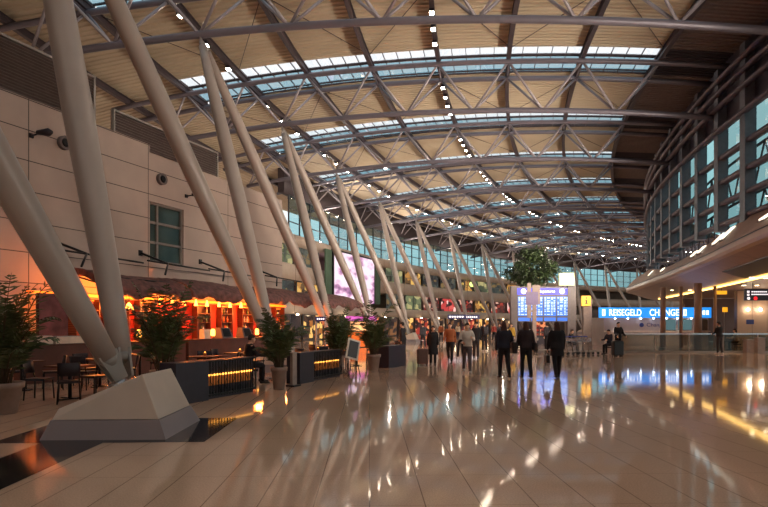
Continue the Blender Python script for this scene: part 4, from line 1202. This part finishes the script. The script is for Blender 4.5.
t = thing('round_lit_sign', 'small round glowing yellow green sign on the far gallery', 'sign', at(472, out_wall(472, UO + .8), hz(287, out_wall(472, UO + .8))), 0)
m = MB(); m.tube([(0, 0, .5), (0, -.12, .5)], .5, 20); m.build('face', mat('round_sign_green', (200, 230, 120), .4, 0, 0, emit=(215, 240, 130), power=1.2), t)
m = MB(); m.tube([(0, .1, .5), (0, -.1, .5)], .58, 20); m.build('rim', M_DARK, t)
t = thing('snack_kiosk', 'brightly lit snack kiosk with pink and orange panels behind the terrace', 'kiosk', at(361, 41), 0)
m = MB(); m.box((0, .6, .55), (2.2, 1.0, 1.1)); m.build('counter', mat('kiosk_orange', (220, 110, 40), .5, 0, .3, 3, emit=(230, 110, 40), power=.25), t)
m = MB(); m.box((-.1, .9, 1.55), (1.5, .08, .7)); m.build('menu_panel', mat('kiosk_cream', (245, 210, 150), .5, 0, .3, 2, emit=(250, 200, 130), power=.45), t)
m = MB(); m.box((0, .5, 2.1), (2.3, .9, .35)); m.build('roof_sign', mat('kiosk_pink', (200, 90, 200), .5, 0, .4, 2, emit=(200, 110, 190), power=.25), t)
m = MB()
for x in (-1.05, 1.05):
    for y in (.15, .95): m.tube([(x, y, 0), (x, y, 2.0)], .04, 8)
m.build('post', M_STEEL, t)
rs = random.Random(21)
M_SHOPG = [shopmat('shop_amber', (60, 44, 34), [DK, (150, 90, 40), (60, 44, 36), (235, 180, 100), DK], .9, 1.1), shopmat('shop_rose', (60, 40, 40), [DK, (150, 50, 40), (70, 40, 40), (230, 140, 90)], .8, 1.2),
           shopmat('shop_dim', (40, 34, 34), [DK, (60, 46, 42), (44, 36, 36), (120, 80, 50)], .8, .9), shopmat('shop_cream', (70, 60, 50), [(90, 70, 56), DK, (220, 180, 130), (130, 90, 60)], .8, 1.0)]
for i in range(16):
    s0 = 50 + i * 4.6; s1 = s0 + 4.1
    window_bay(nw, s0, s1, UO + .1, .05, 2.7, 2, 1, M_MULL, M_SHOPG[[2, 0, 2, 3, 1, 2, 0, 1, 3, 2, 1, 0, 2, 3, 2, 1][i]], '%s ground floor shop window along the outer wall' % ORD[i], .08); nw += 1
for i in range(14):
    s = 52 + i * 5.1; p = hall(s, UO + 1.0, 2.60)
    t = thing('shop_lamp', '%s small warm lamp under the gallery fascia above the shops' % ORD[i], 'lamp', p, hrot(s))
    m = MB(); m.lathe([(.13, 0), (.13, .10), (.05, .16)], 12); m.build('lens', M_WL, t)
    m = MB(); m.tube([(0, 0, .14), (0, 0, .3)], .03, 6); m.tube([(0, 0, .25), (-.5, 0, .25)], .03, 6); m.build('stem', M_DARK, t)
# luggage trolleys
def make_trolley(label):
    t = thing('luggage_trolley', label, 'luggage trolley', (0, 0, 0))
    m = MB(); m.box((0, .05, .18), (.5, .85, .03)); m.tube([(-.26, -.4, .2), (-.2, .5, .2), (.2, .5, .2), (.26, -.4, .2)], .018, 7); m.build('platform', M_STEEL, t)
    m = MB(); m.tube([(-.26, -.40, .18), (-.25, -.48, .98), (.25, -.48, .98), (.26, -.40, .18)], .018, 7); m.tube([(-.25, -.45, .6), (.25, -.45, .6)], .014, 6); m.build('frame', M_CHROME, t)
    m = MB(); m.tube([(-.25, -.5, 1.0), (.25, -.5, 1.0)], .028, 8); m.build('handle', mat('trolley_handle', (40, 60, 150), .4), t)
    m = MB(); m.box((0, -.34, .74), (.44, .2, .02)); m.box((0, -.24, .82), (.44, .02, .16)); m.build('basket', M_CHROME, t)
    for x, y in ((-.2, -.35), (.2, -.35), (0, .42)):
        m = MB(); m.tube([(x - .02, y, .07), (x + .02, y, .07)], .07, 12); m.build('wheel', M_BLACK, t)
    return t
tr0 = make_trolley('x')
for i in range(5):
    p = at(571, 30.5) + Vector((i * .32, i * .10, 0)); l = '%s luggage trolley of the nested row beside the man with the black suitcase' % ORD[i]
    if i == 0: tr0.location = p; tr0.rotation_euler.z = -1.27; tr0['label'] = l; tr0['group'] = 'nested luggage trolleys'
    else: dup(tr0, p, -1.27, l)
dup(tr0, at(541, 32.5), -1.5, 'single luggage trolley behind the woman with the handbag').pop('group')

# ================================================================== PEOPLE
M_EYE = mat('eye_dark', (30, 24, 24), .3); M_LIP = mat('lip', (150, 84, 78), .5)
SKINS = [mat('skin_light', (206, 160, 134), .55, 0, .04, 8), mat('skin_tan', (176, 126, 98), .55, 0, .04, 8)]
def cloth(name, rgb): return mat('cloth_' + name, rgb, .85, 0, .12, 9)
def remesh(mb, name, m, parent, vox, extra=None, smooth=2):
    me = mb.mesh(name); o = bpy.data.objects.new(name, me); COL.objects.link(o)
    md = o.modifiers.new('r', 'REMESH'); md.mode = 'VOXEL'; md.voxel_size = vox; md.use_smooth_shade = True
    sm = o.modifiers.new('s', 'SMOOTH'); sm.iterations = smooth; sm.factor = .5
    dg = bpy.context.evaluated_depsgraph_get(); dg.update()
    nm = bpy.data.meshes.new_from_object(o.evaluated_get(dg))
    COL.objects.unlink(o); bpy.data.objects.remove(o); bpy.data.meshes.remove(me)
    nm.name = name
    mats = m if isinstance(m, (list, tuple)) else [m]
    nm.materials.clear()
    for x in mats: nm.materials.append(x)
    if extra:
        bm = bmesh.new(); bm.from_mesh(nm)
        tmp = extra.mesh('tmp'); bm.from_mesh(tmp); bm.to_mesh(nm); bm.free(); bpy.data.meshes.remove(tmp)
    o = link(name, nm, parent); return o
def limb(mb, pts, rs, n=10):
    mb.tube(pts, rs, n)
    for p, r in zip(pts, rs): mb.ball(p, r * .99, n, 6)
def ell(c, ax, ux, rx, ry, n=16):
    uy = ax.cross(ux).normalized()
    return [c + ux * (rx * cos(2 * PI * k / n)) + uy * (ry * sin(2 * PI * k / n)) for k in range(n)]
def person(px, d, face, H, label, top, bottom, hair, hairlen=.0, shoe=(30, 26, 28), skin=0, coat=0.0, hood=False, legs=((16, 6), (-14, 18)), arms=((-14, 8, 18), (16, 8, 22)), lean=2.0, seat=None, vox=.016, slim=1.0, loc=None, sleeves=True, turn=0):
    """face: heading in degrees, 0 looks away from the camera. legs: (thigh forward, knee bend); arms: (swing forward, out, elbow bend)"""
    k = H / 1.72
    t = thing('person', label, 'person', loc if loc is not None else at(px, d), math.radians(face))
    V = Vector
    P = V((0, 0, .92))
    la = math.radians(lean); ax = V((0, sin(la), cos(la))); ux = V((1, 0, 0)); fw = ux.cross(ax) * -1
    if fw.y < 0: fw = -fw
    def T(h, f=0.0, x=0.0): return P + ax * (h - .92) + fw * f + ux * x
    ws = slim
    tors = [(.84, .13, .105, 0), (.92, .168, .125, -.01), (1.0, .155, .115, 0), (1.10, .138, .10, .01), (1.22, .158, .112, .015), (1.32, .175, .118, .01), (1.40, .165, .098, 0), (1.455, .10, .07, -.005), (1.48, .06, .056, 0)]
    def torso(mb, g, h0=.8, h1=1.6):
        mb.rings([ell(T(h, f), ax, ux, (rx * ws + g), ry + g) for h, rx, ry, f in tors if h0 <= h <= h1])
    sk = MB(); torso(sk, 0); limb(sk, [T(1.44), T(1.54, .012)], [.055, .05])
    hc = T(1.605, .025)
    ta = math.radians(turn)
    hf = (fw * cos(ta) + ux * sin(ta)); hx = (ux * cos(ta) - fw * sin(ta))
    def Hd(x, f, z): return hc + hx * x + hf * f + ax * z
    sk.rings([ell(Hd(0, f, z), ax, hx, rx, ry, 14) for z, rx, ry, f in ((-.115, .03, .03, .045), (-.10, .05, .058, .035), (-.06, .064, .082, .015), (-.02, .072, .094, .004), (.03, .076, .098, 0), (.07, .070, .09, -.004), (.10, .048, .062, -.006), (.115, .018, .024, -.006))])
    sk.rings([ell(Hd(0, .088 + f, z), ax, hx, r, r * 1.3, 8) for z, r, f in ((.02, .008, 0), (-.01, .012, .012), (-.03, .017, .018), (-.038, .008, .006))])
    for sx in (-1, 1): sk.ball(Hd(sx * .077, -.005, -.005), (.014, .022, .032), 8, 6)
    # legs
    HIP = {}; KNEE = {}; ANK = {}
    for sx, (tf, kb) in zip((-1, 1), legs):
        a = math.radians(tf); b = math.radians(tf - kb)
        h = P + V((sx * .088, 0, -.03)); kn = h + V((sx * .008, sin(a), -cos(a))) * .42; an = kn + V((0, sin(b), -cos(b))) * .41
        HIP[sx], KNEE[sx], ANK[sx] = h, kn, an
        limb(sk, [h, h.lerp(kn, .4), kn, kn.lerp(an, .35), an], [.082, .075, .052, .052, .034])
        sk.rings([ell(an + V((0, f, z)), V((0, 1, 0)), V((1, 0, 0)), rx, rz2, 10) for f, z, rx, rz2 in ((-.05, -.045, .03, .03), (.02, -.045, .036, .032), (.10, -.055, .042, .022), (.17, -.06, .028, .014))])
    # arms
    SH = {}; EL = {}; WR = {}; HANDDIR = {}
    for sx, (sw, ab, eb) in zip((-1, 1), arms):
        s_ = T(1.405, 0, sx * .17 * ws); a = math.radians(sw); o = math.radians(ab)
        dv = V((sx * sin(o), sin(a) * cos(o), -cos(a) * cos(o)))
        e = s_ + dv * .29; b = a + math.radians(eb); o2 = o * .3 if eb < 60 else -math.radians(18)
        dv2 = V((sx * sin(o2), sin(b) * cos(o2), -cos(b) * cos(o2))); w_ = e + dv2 * .25
        SH[sx], EL[sx], WR[sx], HANDDIR[sx] = s_, e, w_, dv2
        limb(sk, [s_, s_.lerp(e, .4), e, e.lerp(w_, .3), w_], [.052, .048, .038, .038, .026])
    ex = MB()
    for sx in (-1, 1):          # palm, four unequal curled fingers and a thumb from the side of the palm
        w_, dv = WR[sx], HANDDIR[sx]; inn = V((-sx, 0, 0)); inn = (inn - dv * inn.dot(dv)).normalized(); fr = dv.cross(inn); fr = fr if fr.y > 0 or fr.z > 0 else -fr
        pc = [w_ - dv * .01, w_ + dv * .035, w_ + dv * .085]
        for i in range(3): pass
        sk.rings([ell(c, dv, fr, a_, b_, 10) for c, a_, b_ in ((pc[0], .026, .018), (pc[1], .038, .017), (pc[2], .041, .014), (w_ + dv * .095, .036, .01))])
        for j, L in enumerate((.068, .078, .073, .056)):
            r0 = w_ + dv * .085 + fr * (.030 - .02 * j); c1 = math.radians(18 + 4 * j)
            p1 = r0 + (dv * cos(c1) + inn * sin(c1)) * L * .45; p2 = p1 + (dv * cos(c1 * 2.2) + inn * sin(c1 * 2.2)) * L * .32; p3 = p2 + (dv * cos(c1 * 3) + inn * sin(c1 * 3)) * L * .26
            ex.tube([r0 - dv * .02, r0, p1, p2, p3], [.009, .0088, .008, .0072, .0045], 7)
        th = w_ + dv * .03 + fr * .03
        ex.tube([th - fr * .012, th + (fr * .6 + dv * .7) * .028, th + (fr * .5 + dv * .9 + inn * .4) * .055, th + (fr * .35 + dv + inn * .5) * .07], [.012, .0105, .009, .005], 7)
    for sx in (-1, 1): ex.ball(Hd(sx * .031, .083, .012), (.011, .008, .007), 8, 6, 1)
    ex.box(Hd(0, .092, -.062), (.042, .01, .008), 0, 2)
    body = remesh(sk, 'body', [SKINS[skin], M_EYE, M_LIP], t, vox * .85, ex, 1)
    # trousers, top, shoes, hair
    tr = MB(); torso(tr, .012, .8, 1.05)
    for sx in (-1, 1): limb(tr, [HIP[sx], HIP[sx].lerp(KNEE[sx], .45), KNEE[sx], KNEE[sx].lerp(ANK[sx], .4), KNEE[sx].lerp(ANK[sx], .96)], [.098, .088, .068, .066, .056])
    remesh(tr, 'trousers', bottom, t, vox)
    tp = MB(); torso(tp, .030 if not coat else .042, .8 if coat else .9, 1.47)
    for sx in (-1, 1):
        limb(tp, [SH[sx] - V((sx * .03, 0, 0)), SH[sx].lerp(EL[sx], .35), EL[sx], EL[sx].lerp(WR[sx], .5), EL[sx].lerp(WR[sx], .97)], [.078, .070, .056, .052, .043])
    if coat:
        yk = sum((KNEE[s2].y + ANK[s2].y * .0) for s2 in (-1, 1)) / 2
        tp.rings([ell(V((0, P.y + yk * f, z)), V((0, 0, 1)), V((1, 0, 0)), rx, ry) for z, rx, ry, f in ((1.0, .18, .15, 0), (.85, .205, .17, .1), (.70, .22, .19, .3), (coat, .235, .21, .5))])
    if hood: tp.ball(T(1.47, -.07), (.12, .10, .07), 12, 8)
    remesh(tp, 'coat' if coat else 'jacket', top, t, vox)
    sm_ = mat('shoe_%d_%d_%d' % shoe, shoe, .5)
    for sx in (-1, 1):
        an = ANK[sx]; m = MB()
        m.rings([ell(an + V((0, f, z)), V((0, 1, 0)), V((1, 0, 0)), rx, rz2, 12) for f, z, rx, rz2 in ((-.075, -.04, .02, .03), (-.06, -.035, .038, .045), (0, -.028, .043, .052), (.07, -.045, .047, .036), (.14, -.052, .047, .028), (.19, -.056, .032, .022), (.205, -.06, .012, .012))])
        m.build('shoe', sm_, t)
    hm = cloth('hair_%d_%d_%d' % hair, hair)
    hr = MB(); hr.rings([ell(Hd(0, f, z), ax, hx, rx, ry, 14) for z, rx, ry, f in ((-.05, .066, .05, -.05), (-.01, .080, .085, -.026), (.04, .086, .103, -.012), (.08, .079, .098, -.008), (.115, .055, .068, -.010), (.132, .02, .026, -.012))])
    if hairlen > 0:
        hr.rings([ell(Hd(0, f, z), ax, hx, rx, ry, 14) for z, rx, ry, f in ((.06, .075, .06, -.045), (-.04, .092, .06, -.05), (-.12, .10, .055, -.06), (-.12 - hairlen * .6, .11, .05, -.075), (-.12 - hairlen, .07, .03, -.085))])
    remesh(hr, 'hair', hm, t, vox * .8)
    low = min((an.z - .082) for an in ANK.values())
    dz = -low if seat is None else seat - (P.z - .105)
    for ch in t.children: ch.location.z += dz
    t.scale = (k, k, k)
    t['_dz'] = dz
    bpy.context.view_layer.update()
    return t, {'W': {s2: WR[s2] + V((0, 0, dz)) for s2 in WR}, 'S': {s2: SH[s2] + V((0, 0, dz)) for s2 in SH}, 'k': k}
def wpt(t, v):      # a point of the figure in the hall
    return t.location + Matrix.Rotation(t.rotation_euler.z, 3, 'Z') @ (v * t.scale[0])
BLK = cloth('black', (26, 22, 28)); NAVY = cloth('navy', (34, 34, 50)); DKB = cloth('dark_brown', (52, 40, 40)); GREY = cloth('pale_grey', (214, 200, 190)); DEN = cloth('denim', (62, 64, 86)); ORNG = cloth('rust_orange', (156, 84, 46)); CHAR = cloth('charcoal', (52, 48, 54)); RED = cloth('dull_red', (150, 60, 50)); CREAM = cloth('cream', (200, 176, 150)); GREYT = cloth('grey_trousers', (104, 92, 96))
people = {}
p1, j1 = person(504, 17.3, 5, 1.72, 'person in dark jacket seen from behind, big dark shoulder bag on the right side', NAVY, BLK, (74, 44, 38), .10, legs=((12, 4), (-12, 14)), arms=((-6, 6, 10), (10, 14, 14)), coat=0, slim=1.15)
p2, j2 = person(526, 17.3, 0, 1.73, 'person with long brown hair and dark jacket seen from behind, walking between two others', cloth('plum_black', (48, 34, 40)), BLK, (84, 54, 42), .34, legs=((12, 6), (-10, 16)), arms=((10, 7, 16), (-8, 7, 12)), slim=1.08)
p3, j3 = person(557, 17.4, -2, 1.72, 'person in black knee length coat walking away with a dark handbag', BLK, BLK, (70, 42, 36), .06, coat=.68, legs=((-10, 14), (14, 5)), arms=((2, 12, 14), (8, 8, 14)), slim=1.12)
p4, j4 = person(467, 19.2, 176, 1.70, 'person in pale grey hoodie and grey trousers walking this way, jacket over one arm', GREY, GREYT, (60, 44, 38), 0, (200, 190, 186), hood=True, legs=((16, 5), (-12, 20)), arms=((30, 10, 75), (10, 14, 60)))
p5, j5 = person(450, 24.3, 168, 1.74, 'person in rust orange jacket with dark trousers walking this way', ORNG, BLK, (50, 36, 32), 0, legs=((22, 8), (-16, 30)), arms=((-22, 8, 20), (20, 10, 30)), vox=.018)
p6, j6 = person(433, 22.9, 178, 1.57, 'woman in long black coat pulling a tall brown suitcase', BLK, BLK, (50, 34, 30), .12, coat=.45, legs=((5, 3), (-5, 6)), arms=((6, 8, 14), (-4, 12, 10)), vox=.018)
p7, j7 = person(476, 27.5, 172, 1.74, 'person in black jacket walking directly behind the person in the pale hoodie', BLK, CHAR, (44, 32, 30), 0, legs=((10, 4), (-8, 12)), vox=.02)
p8, j8 = person(484.5, 34.5, 3, 1.80, 'person in dark jacket with a backpack standing further down the hall', NAVY, BLK, (60, 40, 34), 0, legs=((4, 2), (-4, 4)), shoe=(220, 214, 210), vox=.022)
p9, j9 = person(618, 29.6, 185, 1.76, 'person in black jacket standing behind a large black suitcase by the trolleys', BLK, BLK, (40, 30, 30), 0, legs=((3, 2), (-3, 3)), arms=((20, 10, 40), (20, 10, 40)), vox=.02)
p10, j10 = person(719.5, 31.2, 20, 1.80, 'man in black jacket standing alone before the glass balustrade', BLK, CHAR, (40, 30, 28), 0, (210, 200, 196), legs=((3, 2), (-3, 5)), arms=((14, 8, 60), (12, 8, 55)), vox=.02)
p11, j11 = person(403, 25.6, 60, 1.74, 'person in black jacket standing at the far end of the terrace', BLK, BLK, (44, 32, 30), 0, legs=((2, 2), (-2, 2)), vox=.022)
p12, j12 = person(423, 40.5, 10, 1.74, 'small dark figure walking away beyond the suitcase woman', CHAR, BLK, (50, 36, 32), 0, vox=.026)
p13, j13 = person(547, 35.5, 15, 1.74, 'person in dark jacket reading the departures board, partly behind the post', CHAR, BLK, (54, 38, 34), 0, legs=((2, 1), (-2, 2)), vox=.024)
p14, j14 = person(586, 46, 160, 1.72, 'person in dull red top beyond the trolleys', RED, DEN, (60, 44, 36), .05, vox=.028)
p15, j15 = person(512, 36.5, 120, 1.72, 'person in cream top waiting at the edge of the departures board', cloth('mustard', (190, 150, 60)), DEN, (56, 40, 34), .05, vox=.026)
p16, j16 = person(441, 52, 0, 1.74, 'small figure in rust top near the far shops', ORNG, BLK, (56, 40, 34), 0, vox=.03)
p17, j17 = person(458, 56, 170, 1.72, 'small figure in cream top near the far shops', CREAM, DEN, (56, 40, 34), .05, vox=.03)
p18, j18 = person(494, 55, 175, 1.74, 'small figure in dull red top beyond the backpack wearer', RED, BLK, (56, 40, 34), 0, vox=.03)
p19, j19 = person(499, 43, 200, 1.72, 'small figure in charcoal top at the near edge of the departures board', CHAR, DEN, (66, 44, 34), .05, vox=.03)
# seated people
def stool(p, rz, label, h=.42, w_=.46):
    t = thing('bench_seat', label, 'seat', p, rz)
    m = MB(); m.box((0, 0, h - .03), (w_, w_, .06)); m.build('seat', M_DARK, t)
    for x in (-1, 1):
        for y in (-1, 1):
            m = MB(); m.tube([(x * w_ * .42, y * w_ * .42, 0), (x * w_ * .42, y * w_ * .42, h - .05)], .02, 7); m.build('leg', M_STEEL, t)
SITL = ((86, 86), (82, 84)); SITA = ((34, 6, 50), (30, 6, 55))
for px, d, fc, lab, tp_, hl, sl_ in ((570, 33.2, 250, 'person in black jacket sitting beside the departures board', BLK, 0, 'dark seat under the sitting person beside the departures board'),
                                (610, 31.3, 120, 'person in dark jacket sitting low next to the black suitcase', NAVY, 0, 'dark seat under the person sitting next to the black suitcase'),
                                (737, 36.0, 60, 'person in cream top sitting behind the glass balustrade', CREAM, .08, 'dark seat behind the glass balustrade'),
                                (247.5, 15.6, -60, 'person in black sitting with the back to the first dark planter', BLK, 0, 'dark seat behind the first planter railing'),
                                (337, 21.3, 200, 'person in charcoal sitting at a table behind the middle planter', CHAR, .05, 'dark seat behind the middle planter'),
                                (345, 25.0, 150, 'person in dull red sitting between the two far palms', RED, 0, 'dark seat between the two far palms'),
                                (386, 23.2, 40, 'person in black sitting at the far end of the terrace', BLK, .05, 'dark seat at the far end of the terrace')):
    stool(at(px, d), math.radians(fc), sl_)
    person(px, d, fc, 1.72, lab, tp_, BLK, (44, 32, 30), hl, legs=SITL, arms=SITA, lean=8, seat=.475, vox=.022)
# things they carry
def rounded_box(m, c, s, mt, name, parent, r=.03):
    o = MB().box(c, s).build(name, mt, parent); b = o.modifiers.new('round', 'BEVEL'); b.width = r; b.segments = 3; return o
def suitcase(p, rz, w_, d_, h_, col, label):
    t = thing('suitcase', label, 'suitcase', p, rz)
    rounded_box(None, (0, 0, h_ / 2 + .06), (w_, d_, h_), col, 'shell', t, .05)
    m = MB()
    for x in (-w_ * .3, w_ * .3): m.tube([(x * .6, d_ * .3, h_ + .04), (x * .6, d_ * .3, h_ + .40)], .009, 6)
    m.tube([(-w_ * .2, d_ * .3, h_ + .40), (w_ * .2, d_ * .3, h_ + .40)], .016, 8); m.build('handle', M_CHROME, t)
    for x in (-w_ * .4, w_ * .4):
        for y in (-d_ * .3, d_ * .3):
            m = MB(); m.tube([(x - .012, y, .03), (x + .012, y, .03)], .03, 10); m.build('wheel', M_BLACK, t)
suitcase(at(422.5, 22.6), .1, .44, .27, .62, cloth('brown_case', (92, 66, 60)), 'tall brown suitcase pulled by the woman in the long black coat')
suitcase(at(617.5, 28.9), .1, .55, .32, .76, mat('black_case', (24, 22, 26), .4), 'large black suitcase standing by the nested luggage trolleys')
def bag(t, v, size, col, label, name='handbag', strap_to=None, rz=0.0, r=.03):
    p = wpt(t, v); b = thing(name, label, 'bag', p, rz)
    rounded_box(None, (0, 0, -size[2] / 2), size, col, 'body', b, r)
    m = MB()
    if strap_to is not None:
        q = wpt(t, strap_to) - p; q = Matrix.Rotation(-rz, 3, 'Z') @ q
        m.tube([(0, -size[1] * .3, -.02), tuple(q * .5 + Vector((0, -.03, 0))), tuple(q), tuple(q * .5 + Vector((0, .05, 0))), (0, size[1] * .3, -.02)], .012, 6)
    else:
        m.tube([(-size[0] * .3, 0, -.02), (-size[0] * .2, 0, .10), (size[0] * .2, 0, .10), (size[0] * .3, 0, -.02)], .012, 6)
    m.build('strap', M_DARK, b); return b
LB = mat('bag_leather', (34, 28, 34), .4)
bag(p1, Vector((.30, .0, 1.12)), (.16, .42, .36), LB, 'big dark shoulder bag carried by the person in the dark jacket', 'shoulder_bag', j1['S'][1] + Vector((-.02, 0, .075)), 0)
bag(p2, Vector((.27, -.02, 1.08)), (.12, .32, .24), LB, 'dark shoulder bag of the person with long brown hair', 'shoulder_bag', j2['S'][1] + Vector((-.02, 0, .075)), 0)
w_ = j3['W'][-1]; bag(p3, w_ + Vector((-.01, .02, -.18)), (.12, .30, .26), LB, 'dark handbag hanging from the hand of the person in the black coat', 'handbag', None, 0)
def backpack(t, label, lean=.02):
    p = wpt(t, Vector((0, -.235, 1.42))); b = thing('backpack', label, 'bag', p, t.rotation_euler.z)
    rounded_box(None, (0, 0, -.23), (.30, .16, .46), LB, 'body', b, .05); rounded_box(None, (0, -.09, -.30), (.22, .05, .22), CHAR, 'pocket', b, .02)
    m = MB()
    for x in (-.1, .1): m.tube([(x, .06, -.05), (x, .15, .06), (x, .24, .04), (x, .30, -.06)], .014, 6)
    m.build('strap', M_DARK, b)
backpack(p8, 'dark backpack worn by the person further down the hall')
# jacket over the arm of the hoodie wearer
w_ = j4['W'][1] * 1.0; e_ = wpt(p4, Vector((.235, .10, 1.10)) + Vector((0, 0, p4['_dz'])))
t = thing('folded_jacket', 'dark jacket draped over the arm of the person in the pale hoodie', 'jacket', e_, p4.rotation_euler.z)
m = MB(); R_ = []
for i in range(9):
    a = i / 8; yy = -.16 + .32 * a
    R_.append([(-.075 + .01 * sin(i * 2), yy, -.42 + .03 * sin(i * 1.7)), (-.085, yy, -.05), (-.05, yy, .055), (.03, yy, .065), (.09, yy, -.03), (.12 + .015 * sin(i * 2.3), yy, -.50 + .04 * cos(i * 1.9)), (.06, yy, -.50), (.035, yy, -.1), (-.01, yy, -.02), (-.04, yy, -.1), (-.045, yy, -.42)])
m.rings(R_, smooth=True); m.build('cloth', CHAR, t)
